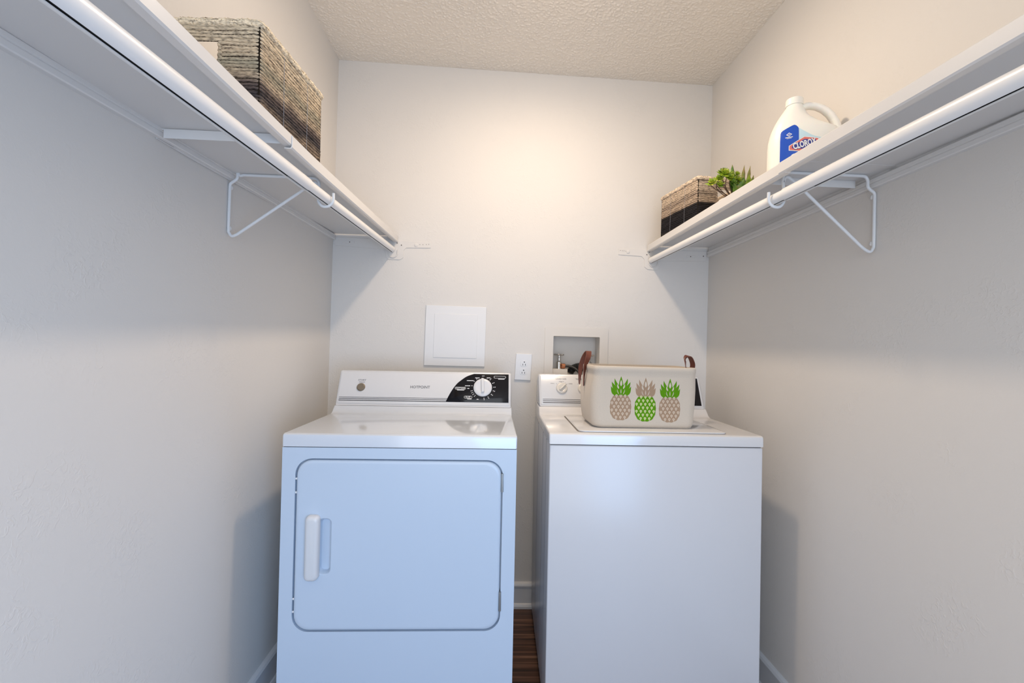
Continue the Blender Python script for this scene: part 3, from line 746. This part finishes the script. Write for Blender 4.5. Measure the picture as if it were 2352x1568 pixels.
def lens(x0_, z0_, x1_, z1_, w_, bend=0, n=8):
    """leaf outline from base to tip"""
    dx, dz = x1_-x0_, z1_-z0_; L_ = math.hypot(dx, dz); ux, uz = dx/L_, dz/L_; px, pz = -uz, ux
    def P_(s_, side):
        off = w_*1.22*math.sin(math.pi*min(1, s_*1.0)**.8)*side*.5+bend*math.sin(math.pi*s_)*L_
        return (x0_+dx*s_+px*off, z0_+dz*s_+pz*off)
    return [P_(k/n, 1) for k in range(n+1)]+[P_(k/n, -1) for k in range(n-1, 0, -1)]
def pineapple(cx, zb, leafm, bodym, palem, which):
    fz = lambda u, v, d: Vector((u, BY0-d, v))
    w_, h_ = .0355, .0435; cz = zb+h_
    bm = bmesh.new()
    body = []
    for k in range(56):
        a = 2*math.pi*k/56; q = (abs(math.cos(a))**2.5+abs(math.sin(a))**2.5)**(-1/2.5)
        wav = 1+.018*math.cos(14*a)
        body.append((cx+w_*q*wav*math.cos(a), cz+h_*q*wav*math.sin(a)))
    add_prism(bm, body, fz, .0001, .0004)
    p = obj('pineapple_print', bm, bodym, bag, smooth=False, world=True); p['label'] = which
    bm = bmesh.new(); bd = bmesh.new()
    for r_ in range(7):
        zz_ = zb+.009+r_*.0118; off = .0072*(r_ % 2)
        for c_ in range(-3, 4):
            xx_ = cx+c_*.0144+off*(1 if r_ % 2 else 0)-(.0 if r_ % 2 else 0)
            ex_, ez_ = (xx_-cx)/w_, (zz_-cz)/h_
            if (abs(ex_)**2.5+abs(ez_)**2.5) > .84: continue
            drop = [(xx_, zz_-.0068), (xx_+.0016, zz_-.003)]+[(xx_+.0040*math.cos(R(a)), zz_+.0012+.0040*math.sin(R(a))) for a in range(-20, 201, 22)]+[(xx_-.0016, zz_-.003)]
            add_prism(bm, drop, fz, .00035, .0006); add_prism(bd, [(xx_, zz_-.001), (xx_+.0014, zz_+.0012), (xx_, zz_+.0032), (xx_-.0014, zz_+.0012)], fz, .0006, .0008)
    obj('scales', bm, palem, p, smooth=False, world=True); obj('scale_dots', bd, M_ptan, p, smooth=False, world=True)
    bm = bmesh.new(); zt = zb+2*h_-.004
    L_ = [(0, 0, 0, .062, .0135, 0), (-.003, .0, -.0335, .0285, .0125, .18), (.003, .0, .0335, .0285, .0125, -.18), (-.004, 0, -.029, .017, .008, .22), (.004, 0, .029, .017, .008, -.22),
          (-.002, .012, -.031, .0435, .0105, .14), (.002, .012, .031, .0435, .0105, -.14), (-.002, .02, -.0215, .0545, .008, .12), (.002, .02, .0215, .0545, .008, -.12), (0, .0, -.012, .034, .008, .1), (0, 0, .012, .034, .008, -.1),
          (-.008, -.003, -.012, .025, .004, .1), (.008, -.003, .012, .025, .004, -.1)]
    for i_, (a, b_, c_, d_, e_, f_) in enumerate(L_): add_prism(bm, lens(cx+a, zt+b_, cx+c_, zt+d_, e_, f_), fz, .0001, .0005+.00002*i_)
    c1 = obj('crown_print', bm, leafm, p, smooth=False, world=True)
    bm = bmesh.new()
    for a, b_, c_, d_, e_, f_ in ((0, .029, 0, .050, .0062, 0), (-.007, .020, -.0125, .036, .0042, .05), (.007, .020, .0125, .036, .0042, -.05), (0, .004, 0, .021, .0022, 0), (-.0065, .002, -.0125, .020, .0018, .08), (.0065, .002, .0125, .020, .0018, -.08)):
        add_prism(bm, lens(cx+a, zt+b_, cx+c_, zt+d_, e_, f_), fz, .0008, .0011)
    obj('crown_gaps', bm, M_linen, c1, smooth=False, world=True)
pineapple(.4285, .944, M_pgreen, M_ptan, M_plight, 'left pineapple, green crown and tan body')
pineapple(.511, .9415, M_ptan, M_pgreen, M_plgreen, 'middle pineapple, tan crown and green body')
pineapple(.593, .940, M_pgreen, M_ptan, M_plight, 'right pineapple, green crown and tan body')
def strap(pts, wds, width, label):
    P_ = smooth_path(pts, 8); Wd = smooth_path(wds, 8); bm = bmesh.new(); th = .0012; rings = []
    for i, (p, w_) in enumerate(zip(P_, Wd)):
        w_ = Vector(w_).normalized(); d_ = (P_[min(i+1, len(P_)-1)]-P_[max(i-1, 0)]).normalized(); w_ = (w_-d_*w_.dot(d_)).normalized(); nn = d_.cross(w_)
        hw = width/2
        rings.append([bm.verts.new(p+w_*a*hw+nn*b_*th) for a, b_ in ((-1, -1), (1, -1), (1, 1), (-1, 1))])
    for A_, B_ in zip(rings, rings[1:]):
        for k in range(4): bm.faces.new((A_[k], A_[(k+1) % 4], B_[(k+1) % 4], B_[k]))
    bm.faces.new(rings[0][::-1]); bm.faces.new(rings[-1]); bmesh.ops.recalc_face_normals(bm, faces=bm.faces)
    o = obj('leather_handle', bm, M_leather, bag, world=True); o['label'] = label
strap([(.3275, 1.604, 1.045), (.329, 1.603, 1.085), (.333, 1.602, 1.120), (.343, 1.607, 1.150), (.347, 1.628, 1.168), (.340, 1.655, 1.150), (.331, 1.672, 1.115), (.3275, 1.675, 1.080), (.3265, 1.677, 1.045)],
      [(.3, 1, 0), (.5, 1, 0), (.9, .8, 0), (1, .35, 0), (1, .1, 0), (1, -.3, 0), (.9, -.8, 0), (.4, -1, 0), (0, -1, 0)], .019, 'brown leather loop handle on the left side')
strap([(.690, 1.590, 1.060), (.691, 1.590, 1.100), (.688, 1.590, 1.130), (.690, 1.598, 1.150), (.706, 1.612, 1.161), (.726, 1.630, 1.148), (.738, 1.645, 1.120), (.722, 1.655, 1.080), (.694, 1.660, 1.055)],
      [(.1, 1, 0), (.3, 1, 0), (.5, 1, 0), (.6, 1, .3), (-.7, 1, .3), (-.7, 1, .1), (-.7, 1, 0), (-.3, 1, 0), (0, 1, 0)], .019, 'brown leather loop handle on the right side')

# ---------------------------------------------------------------- rope baskets
def rope_rings(paths, r, twist, npr=9, strands=2, amp=.2):
    """numpy tubes with helical strands; paths: list of (pts Nx3, closed)"""
    V, F = [], []; base = 0
    for pts, closed, ph in paths:
        pts = np.asarray(pts, float); m = len(pts)
        nxt = np.roll(pts, -1, 0); prv = np.roll(pts, 1, 0)
        if not closed: nxt[-1] = pts[-1]; prv[0] = pts[0]
        d = nxt-prv; d /= np.linalg.norm(d, axis=1)[:, None]+1e-12
        zv = np.array([0, 0, 1.]); u = np.cross(d, zv); bad = np.linalg.norm(u, axis=1) < .2; u[bad] = np.array([1, 0, 0]); u -= d*(u*d).sum(1)[:, None]; u /= np.linalg.norm(u, axis=1)[:, None]
        w = np.cross(u, d)
        s = np.concatenate([[0], np.cumsum(np.linalg.norm(np.diff(pts, axis=0), axis=1))])
        th = np.arange(npr)*2*np.pi/npr
        rad = r*(1-amp*.5+amp*np.abs(np.cos(strands/2*(th[None, :]-(s[:, None]/twist*2*np.pi+ph)))))
        if not closed: rad[0] *= .3; rad[-1] *= .3
        co = pts[:, None, :]+rad[..., None]*(np.cos(th)[None, :, None]*u[:, None, :]+np.sin(th)[None, :, None]*w[:, None, :])
        V.append(co.reshape(-1, 3)); idx = base+np.arange(m*npr).reshape(m, npr)
        a = idx if closed else idx[:-1]; b_ = np.roll(idx, -1, 0) if closed else idx[1:]
        F.append(np.stack([a, np.roll(a, -1, 1), np.roll(b_, -1, 1), b_], -1).reshape(-1, 4)); base += m*npr
    V = np.vstack(V); F = np.vstack(F); me = bpy.data.meshes.new('rope'); me.from_pydata(V.tolist(), [], F.tolist()); me.update(); return me
def dense(poly, step):
    P_ = np.array(poly); out = []
    for a, b_ in zip(P_, np.roll(P_, -1, 0)):
        k = max(1, int(round(np.linalg.norm(b_-a)/step))); out += [a+(b_-a)*i/k for i in range(k)]
    return np.array(out)
def basket(label, loc, rotz, tilt, w_, l_, h_, rows, stops, hole_y, hole_rows, group, mott=.2):
    """w_ = across the shelf (x), l_ = along the shelf (y), holes in the two short ends"""
    t = thing('rope_basket', label, 'basket', loc, (tilt, 0, rotz), group)
    r = h_/rows/2*.93; paths = []
    rp = dense(rrect(-w_/2+r, w_/2-r, -l_/2+r, l_/2-r, .009, 5), .0030)
    hw0, hw1 = hole_y
    for k in range(rows):
        z = r+k*(h_-2*r)/(rows-1); wob = .0006*np.sin(rp[:, 0]*37+k)+.0005*np.sin(rp[:, 1]*53+2*k)
        out = 1+rng.uniform(-.004, .006)
        pts = np.column_stack([rp[:, 0]*out, rp[:, 1]*out, z+wob])
        if hole_rows[0] <= k <= hole_rows[1]:
            inhole = (np.abs(pts[:, 1]) > l_/2-2.5*r) & (pts[:, 0] > hw0) & (pts[:, 0] < hw1)
            # split into the two long arcs
            keep = ~inhole; st = np.where(keep & ~np.roll(keep, 1))[0]
            for s_ in st:
                e_ = s_; seg = []
                while keep[e_ % len(keep)]: seg.append(pts[e_ % len(keep)]); e_ += 1
                paths.append((np.array(seg), False, k*1.3))
        else: paths.append((pts, True, k*1.3))
    me = rope_rings(paths, r, .015, 9, 2, .30)
    o = link('woven_sides', me, rope_mat('rope_'+('a' if rows > 24 else 'b'), stops, h_, 90, mott), t, True, 60)
    # bottom
    bm = bmesh.new(); add_prism(bm, rrect(-w_/2+.004, w_/2-.004, -l_/2+.004, l_/2-.004, .012, 4), lambda u, v, d: Vector((u, v, d)), .0015, .006); obj('base', bm, mat('dark_rope_base', (.05, .045, .04), .9), t)
    # wrapped rim
    rp2 = dense(rrect(-w_/2+r*.6, w_/2-r*.6, -l_/2+r*.6, l_/2-r*.6, .008, 5), .0016)
    s = np.arange(len(rp2))*.0016
    pts = np.column_stack([rp2[:, 0], rp2[:, 1], h_+.002+.0016*np.sin(s*700)])
    me = rope_rings([(pts, True, 0)], .0060, .010, 12, 2, .42)
    link('rim', me, rope_mat('rim_'+('a' if rows > 24 else 'b'), [(0, stops[-1][1]), (1, tuple(min(1, c*1.25) for c in stops[-1][1]))], h_), t, True, 60)
    z0_ = r+hole_rows[0]*(h_-2*r)/(rows-1)-r; z1_ = r+hole_rows[1]*(h_-2*r)/(rows-1)+r
    bm = bmesh.new(); q = 2*r-.0012; X_, Y_ = w_/2-r*.9, l_/2-r*.9  # dark inner walls added so the gaps between rope rows look shaded
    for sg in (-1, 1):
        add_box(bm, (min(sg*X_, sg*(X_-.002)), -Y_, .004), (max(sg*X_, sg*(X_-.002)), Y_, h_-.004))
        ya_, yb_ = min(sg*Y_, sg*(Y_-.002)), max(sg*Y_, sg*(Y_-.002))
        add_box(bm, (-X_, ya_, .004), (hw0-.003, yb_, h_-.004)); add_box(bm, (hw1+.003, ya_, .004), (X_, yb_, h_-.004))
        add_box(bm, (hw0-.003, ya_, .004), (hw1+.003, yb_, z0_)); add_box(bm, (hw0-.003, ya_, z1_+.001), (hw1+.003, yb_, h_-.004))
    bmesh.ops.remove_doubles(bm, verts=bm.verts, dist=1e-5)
    obj('gap_shade_wall', bm, mat('rope_gap_shade', (.030, .023, .018), .95, spec=.05), t)
    # loops closing the rope ends at the hand holes
    pl = []
    z0_ = r+hole_rows[0]*(h_-2*r)/(rows-1)-r; z1_ = r+hole_rows[1]*(h_-2*r)/(rows-1)+r
    for ys_ in (-1, 1):
        for xx_ in (hw0, hw1):
            n_ = 4; pl = []
            for k in range(n_):
                zz_ = z0_+(k+.5)*(z1_-z0_)/n_; sg = 1 if xx_ == hw0 else -1
                a = np.linspace(-1.6, 1.6, 12)
                pl.append((np.column_stack([xx_-sg*.004+sg*.006*np.cos(a)+rng.uniform(-.002, .001), np.full(12, ys_*(l_/2-r))+rng.uniform(-.001, .001), zz_+.0052*np.sin(a)]), False, k))
            me = rope_rings(pl, .0036, .012, 8, 2, .25); link('hand_hole_edge', me, o.data.materials[0], t, True, 60)
    # binding threads
    mt = mat('grey_thread', (.33, .34, .38), .7)
    for xs_, ys_ in ((w_/2+.0004, -l_*.18), (w_/2+.0004, l_*.2), (-w_/2-.0004, -l_*.18), (-w_/2-.0004, l_*.2)):
        bm = bmesh.new(); add_tube(bm, [(xs_, ys_, .004+i*(h_-.01)/24) for i in range(25)], .0004, 5)
        obj('binding_thread', bm, mt, t)
    return t
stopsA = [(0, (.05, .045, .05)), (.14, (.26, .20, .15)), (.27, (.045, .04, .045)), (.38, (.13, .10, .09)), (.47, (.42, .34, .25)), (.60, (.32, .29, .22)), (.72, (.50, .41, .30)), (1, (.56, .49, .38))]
stopsB = [(0, (.07, .06, .05)), (.10, (.015, .014, .018)), (.43, (.02, .018, .022)), (.465, (.035, .03, .03)), (.49, (.42, .33, .26)), (.60, (.46, .37, .29)), (.66, (.34, .27, .22)), (.80, (.58, .48, .38)), (1, (.60, .50, .40))]
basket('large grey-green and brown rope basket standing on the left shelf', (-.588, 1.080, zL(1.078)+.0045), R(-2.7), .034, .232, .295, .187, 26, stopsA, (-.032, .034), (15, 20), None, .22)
basket('small two-tone rope basket, beige over black, at the far end of the right shelf', (.842, 1.812, zR(1.812)+.002), R(8.6), .0105, .228, .272, .166, 24, stopsB, (-.034, .034), (13, 18), None, .06)

# ---------------------------------------------------------------- bleach jug
JW, JD, JR = .188, .112, R(-18)
JX, JY = .886, 1.275; JZ = zR(JY)+.0026
jug = thing('bleach_jug', 'white plastic bleach jug with blue label on the right shelf', 'jug', (JX, JY, JZ), (0, 0, JR))
# rings (z, left, right, depth) relative to the centre
JR_ = [(0, -.084, .084, .096), (.004, -.090, .090, .106), (.012, -.093, .093, .111), (.06, -.094, .094, .112), (.12, -.0935, .094, .112), (.142, -.092, .0935, .110), (.152, -.090, .090, .107), (.162, -.088, .080, .104), (.172, -.085, .060, .098), (.180, -.082, .042, .093), (.192, -.077, .025, .084), (.204, -.071, .012, .074), (.216, -.064, .004, .064), (.228, -.056, -.001, .055), (.238, -.0495, -.0045, .048), (.246, -.0465, -.0065, .041)]
def jint(z, i): return interp(z, [(q[0], q[i]) for q in JR_])
def jfront(x, z, off=0):
    l_, r_, d_ = jint(z, 1), jint(z, 2), jint(z, 3); c_, h_ = (l_+r_)/2, (r_-l_)/2
    tt = min(.999, abs((x-c_)/h_)); e_ = 2.6
    return Vector((x, -d_/2*(1-tt**e_)**(1/e_)-off, z))
bm = bmesh.new(); rings = []; n = 48
zsub = []
for a, b_ in zip(JR_, JR_[1:]):
    zsub += [a[0]+(b_[0]-a[0])*k/3 for k in range(3)]
zsub.append(JR_[-1][0])
for z in zsub:
    l_, r_, d_ = jint(z, 1), jint(z, 2), jint(z, 3); c_, h_ = (l_+r_)/2, (r_-l_)/2; e_ = 2.6
    e_ = 2.6-.6*max(0, min(1, (z-.18)/.06))
    rg = []
    for k in range(n):
        a = 2*math.pi*k/n; ca, sa = math.cos(a), math.sin(a)
        rg.append(bm.verts.new((c_+h_*math.copysign(abs(ca)**(2/e_), ca), d_/2*math.copysign(abs(sa)**(2/e_), sa), z)))
    rings.append(rg)
for A_, B_ in zip(rings, rings[1:]):
    for k in range(n): bm.faces.new((A_[k], A_[(k+1) % n], B_[(k+1) % n], B_[k]))
bm.faces.new(rings[0][::-1]); bm.faces.new(rings[-1]); bmesh.ops.recalc_face_normals(bm, faces=bm.faces)
body = obj('jug_body', bm, M_jug, jug, angle=70)
bm = bmesh.new(); pts = smooth_path([(-.008, 0, .236), (.008, 0, .2405), (.030, 0, .236), (.052, 0, .222), (.070, 0, .200), (.081, 0, .172), (.084, 0, .148), (.080, 0, .130)], 8)
add_tube(bm, pts, .0125, 16, rfun=lambda q: .0095+.0045*q**2+.0002*math.sin(q*60)*(q < .7))
for v in bm.verts: v.co.y *= 1.25
obj('jug_handle', bm, M_jug, jug)
bm = bmesh.new(); prof = [(0, .2640), (.019, .2640), (.0215, .2625), (.0225, .2600), (.0228, .2475), (.0236, .2455), (.0236, .2425), (.0, .2425)]
add_lathe(bm, prof, Matrix.Translation((-.0265, 0, 0)), 40)
obj('cap', bm, mat('white_cap', (.86, .84, .78), .4), jug)
# label pieces follow the jug's surface
def patch(poly, off, nx=14):
    xs_ = [p[0] for p in poly]; zs_ = [p[1] for p in poly]
    t_ = bmesh.new(); f_ = t_.faces.new([t_.verts.new((a, 0, b_)) for a, b_ in poly])
    x0_, x1_, z0_, z1_ = min(xs_), max(xs_), min(zs_), max(zs_)
    for i in range(1, nx):
        for ax_, lo, hi in ((0, x0_, x1_), (2, z0_, z1_)):
            co = [0, 0, 0]; co[ax_] = lo+(hi-lo)*i/nx; no = [0, 0, 0]; no[ax_] = 1
            bmesh.ops.bisect_plane(t_, geom=t_.verts[:]+t_.edges[:]+t_.faces[:], plane_co=co, plane_no=no)
    bmesh.ops.triangulate(t_, faces=t_.faces)
    for v in t_.verts: v.co = jfront(v.co.x, v.co.z, off)
    bmesh.ops.recalc_face_normals(t_, faces=t_.faces)
    if sum(f.normal.y for f in t_.faces) > 0: bmesh.ops.reverse_faces(t_, faces=t_.faces)
    return t_
def lab(name, polys, off, m_, parent=body):
    bm = bmesh.new()
    for p in polys: merge(bm, patch(p, off))
    return obj(name, bm, m_, parent)
lab('label_blue_panel', [[(-.073, .012), (-.0295, .012), (-.0295, .1560), (-.0312, .1600), (-.0352, .1655), (-.0395, .1678), (-.0440, .1668), (-.0660, .1565), (-.0700, .1530), (-.0718, .1480), (-.073, .1250)]], .0004, M_lblue)
crv = [(p.x, p.y) for p in smooth_path([(-.0290, .1565, 0), (-.0131, .1436, 0), (.0052, .1308, 0), (.0273, .1229, 0), (.050, .1185, 0), (.078, .1160, 0)], 4)]
lab('label_pale_panel', [[(-.0290, .012), (.078, .012)]+crv[::-1]], .0004, M_llight)
SL = .205
def hexa(cx, cz, w_, h_, tip): return [(cx+u, cz+v+u*SL) for u, v in ((-w_, -tip), (-.004, -h_), (w_, -tip), (w_, tip), (.001, h_), (-w_, tip))]
HX, HZ = -.0170, .1085
lab('logo_white_edge', [hexa(HX, HZ, .0362, .0212, .0065)], .0008, M_white)
lab('logo_red', [hexa(HX, HZ, .0346, .0192, .0052)], .0012, M_lred)
lab('logo_navy', [hexa(HX, HZ, .0290, .0128, .0030)], .0016, M_lnavy)
def jtext(s_, size, at, rot, sx, bold, m_, off, nm):
    bm = bmesh.new(); add_text(bm, s_, size, lambda u, v, d: Vector((u, d, v)), sx, bold, rot, at, .0002)
    for v in bm.verts: v.co = jfront(v.co.x, v.co.z, off-v.co.y)
    return obj(nm, bm, m_, body)
jtext('CLOROX', .0240, (HX+.001, HZ-.0012), math.atan(SL), .565, .0013, M_lnavy, .0019, 'logo_lettering_edge')
jtext('CLOROX', .0240, (HX+.0012, HZ-.0006), math.atan(SL), .565, .0008, M_white, .0024, 'logo_lettering')
E0, E1 = -.0525, .1405
lab('emblem', [[(E0+u, E1+v) for u, v in ((-.0070, 0), (0, -.0058), (.0070, 0), (0, .0058))]], .0008, M_white)
lab('emblem_core', [[(E0+u, E1+v) for u, v in ((-.0044, 0), (0, -.0036), (.0044, 0), (0, .0036))]], .0012, M_lblue)
lab('emblem_swirl', [[(E0+u, E1+v) for u, v in ((-.0026, -.0006), (-.0005, .001), (.0026, .0006), (.0005, -.001))]], .0016, M_white)
lab('emblem_text', [[(E0+u, .1326+v) for u, v in ((-.0088, -.0010), (.0088, -.0010), (.0088, .0010), (-.0088, .0010))]], .0008, M_white)
lab('emblem_text', [[(E0+u, .1296+v) for u, v in ((-.0058, -.0006), (.0058, -.0006), (.0058, .0006), (-.0058, .0006))]], .0008, M_white)
jtext('G', .026, (-.0410, .0725), .08, .85, .0010, M_white, .0010, 'product_lettering')

# ---------------------------------------------------------------- potted succulents
PX, PY = .800, 1.515; PZ = zR(PY)+.0015
pl = thing('potted_succulent', 'green and red-tipped succulents in a small white pot on the right shelf', 'plant', (PX, PY, PZ))
bm = bmesh.new(); add_lathe(bm, [(0, 0), (.030, 0), (.033, .003), (.041, .020), (.046, .038), (.0465, .042), (.0445, .0425), (.043, .038), (.040, .034), (0, .033)], Matrix.Translation((.010, .004, 0)), n=40); obj('pot', bm, M_pot, pl)
bm = bmesh.new(); add_lathe(bm, [(0, .038), (.03, .037), (.0425, .035), (0, .034)], Matrix.Translation((.010, .004, 0)), n=24); obj('soil', bm, M_soil, pl)
def add_leaf(bm, base, d, L_, w_, th, nrm=None, teeth=0):
    d = Vector(d).normalized(); nrm = Vector(nrm) if nrm else Vector((0, -1, .3)); side = d.cross(nrm).normalized(); nn = side.cross(d)
    k = 9; base = Vector(base); rows_ = []
    for i in range(k+1):
        s_ = i/k; ww = w_*math.sin(math.pi*min(1, (.12+.88*s_))**.9)**.8*.5 if i < k else .0003
        if teeth and 0 < i < k: ww *= 1+teeth*(i % 2)
        c_ = base+d*L_*s_+nn*(-.10*L_*math.sin(math.pi*s_)*.5)
        tt = th*math.sin(math.pi*(.15+.8*s_))
        rows_.append([bm.verts.new(c_+side*ww), bm.verts.new(c_+nn*tt), bm.verts.new(c_-side*ww), bm.verts.new(c_-nn*tt*.6)])
    for A_, B_ in zip(rows_, rows_[1:]):
        for q in range(4): bm.faces.new((A_[q], A_[(q+1) % 4], B_[(q+1) % 4], B_[q]))
    bm.faces.new(rows_[0][::-1]); bm.faces.new(rows_[-1])
def rosette(bm, c, ax_, n_, L_, w_):
    ax_ = Vector(ax_).normalized(); a0 = Vector((1, 0, 0)); u = (a0-ax_*a0.dot(ax_)).normalized(); v = ax_.cross(u)
    for ring_ in range(3):
        m_ = n_-ring_; el = (15, 42, 68)[ring_]; ll = L_*(1-.22*ring_)
        for i in range(m_):
            a = 2*math.pi*(i+.5*ring_)/m_+random.uniform(-.2, .2)
            rad_ = u*math.cos(a)+v*math.sin(a); dd = rad_*math.cos(R(el))+ax_*math.sin(R(el))
            add_leaf(bm, Vector(c)+ax_*.002*ring_, dd, ll*random.uniform(.85, 1.1), w_, w_*.22, ax_*math.cos(R(el))-rad_*math.sin(R(el)))
ZS = lambda p: (p[0], p[1], .05+(p[2]-.05)*.68)
stems = [((-.018, -.02, .05), (-.083, -.03, .088), (-.085, -.03, .105)), ((-.015, -.02, .05), (-.062, -.035, .08), (-.066, -.03, .112)), ((-.010, -.025, .05), (-.045, -.04, .082), (-.047, -.035, .130)),
         ((-.005, -.02, .05), (-.036, -.03, .09), (-.040, -.025, .118)), ((-.004, -.03, .05), (-.022, -.035, .09), (-.016, -.03, .125)), ((.002, -.03, .05), (-.010, -.038, .08), (-.004, -.03, .11)), ((0, -.02, .05), (-.055, -.02, .075), (-.058, -.02, .10)), ((.006, -.02, .05), (-.026, -.02, .075), (-.026, -.02, .14))]
for s_ in stems:
    bm = bmesh.new(); add_tube(bm, smooth_path([(p_[0]-(.0 if i_ == 0 else .002), p_[1], (.037 if i_ == 0 else ZS(p_)[2])) for i_, p_ in enumerate(s_)], 6), .0015, 7); obj('stem', bm, M_stem, pl)
for c_, ax_, n_, L_, w_, m_ in (((-.086, -.032, .098), (-.5, -.6, .6), 7, .024, .014, M_leaf), ((-.047, -.036, .140), (-.1, -.7, .7), 9, .032, .018, M_leaf), ((-.030, -.038, .122), (.1, -.8, .5), 8, .024, .014, M_leaf),
        ((-.064, -.034, .118), (-.3, -.7, .6), 7, .021, .013, M_leaf), ((-.006, -.034, .140), (.2, -.7, .7), 7, .024, .008, M_leaf), ((-.060, -.034, .092), (-.2, -.8, .3), 6, .018, .011, M_leaf), ((-.002, -.036, .110), (.2, -.8, .5), 7, .024, .010, M_leaf), ((-.018, -.040, .096), (.1, -.9, .3), 6, .022, .012, M_leafd), ((-.048, -.030, .158), (-.1, -.4, .9), 6, .020, .013, M_leafd)):
    bm = bmesh.new(); rosette(bm, (ZS(c_)[0]+.004, c_[1], ZS(c_)[2]), ax_, n_, L_*.95, w_*.80); obj('rosette', bm, m_, pl, angle=50)
for b_, d_, L_, w_, m_, te in (((.002, -.028, .055), (-.10, 0, 1), .140, .020, M_leafd, 0), ((.016, -.028, .055), (-.12, .02, 1), .100, .020, M_leafd, 0), ((.030, -.028, .050), (.02, 0, 1), .147, .018, M_leafr, .35), ((.036, -.022, .050), (.0, 0, 1), .130, .014, M_leafr, .35),
        ((.048, -.024, .050), (.06, 0, 1), .148, .017, M_leafr, .35), ((.025, -.035, .050), (-.02, -.1, 1), .085, .020, M_leafd, .25), ((.042, -.036, .050), (.0, -.1, 1), .095, .020, M_leaf, .25), ((.055, -.030, .050), (.10, 0, 1), .100, .014, M_leafr, .3),
        ((.010, -.040, .050), (-.5, -.4, .6), .055, .022, M_leafd, 0), ((.024, -.042, .050), (.2, -.5, .6), .055, .022, M_leaf, 0), ((.004, -.040, .050), (.5, -.5, .5), .06, .02, M_leaf, 0), ((-.002, -.04, .052), (.3, -.3, .9), .06, .022, M_leafd, 0)):
    bm = bmesh.new(); add_leaf(bm, (b_[0], b_[1]+.006, b_[2]-.014), d_, (L_*.70 if L_ > .08 else L_*.8)+.014, w_*(.85 if te and L_ > .12 else 1.25), w_*.26, (0, -1, .15), te); obj('leaf', bm, m_, pl, angle=50)
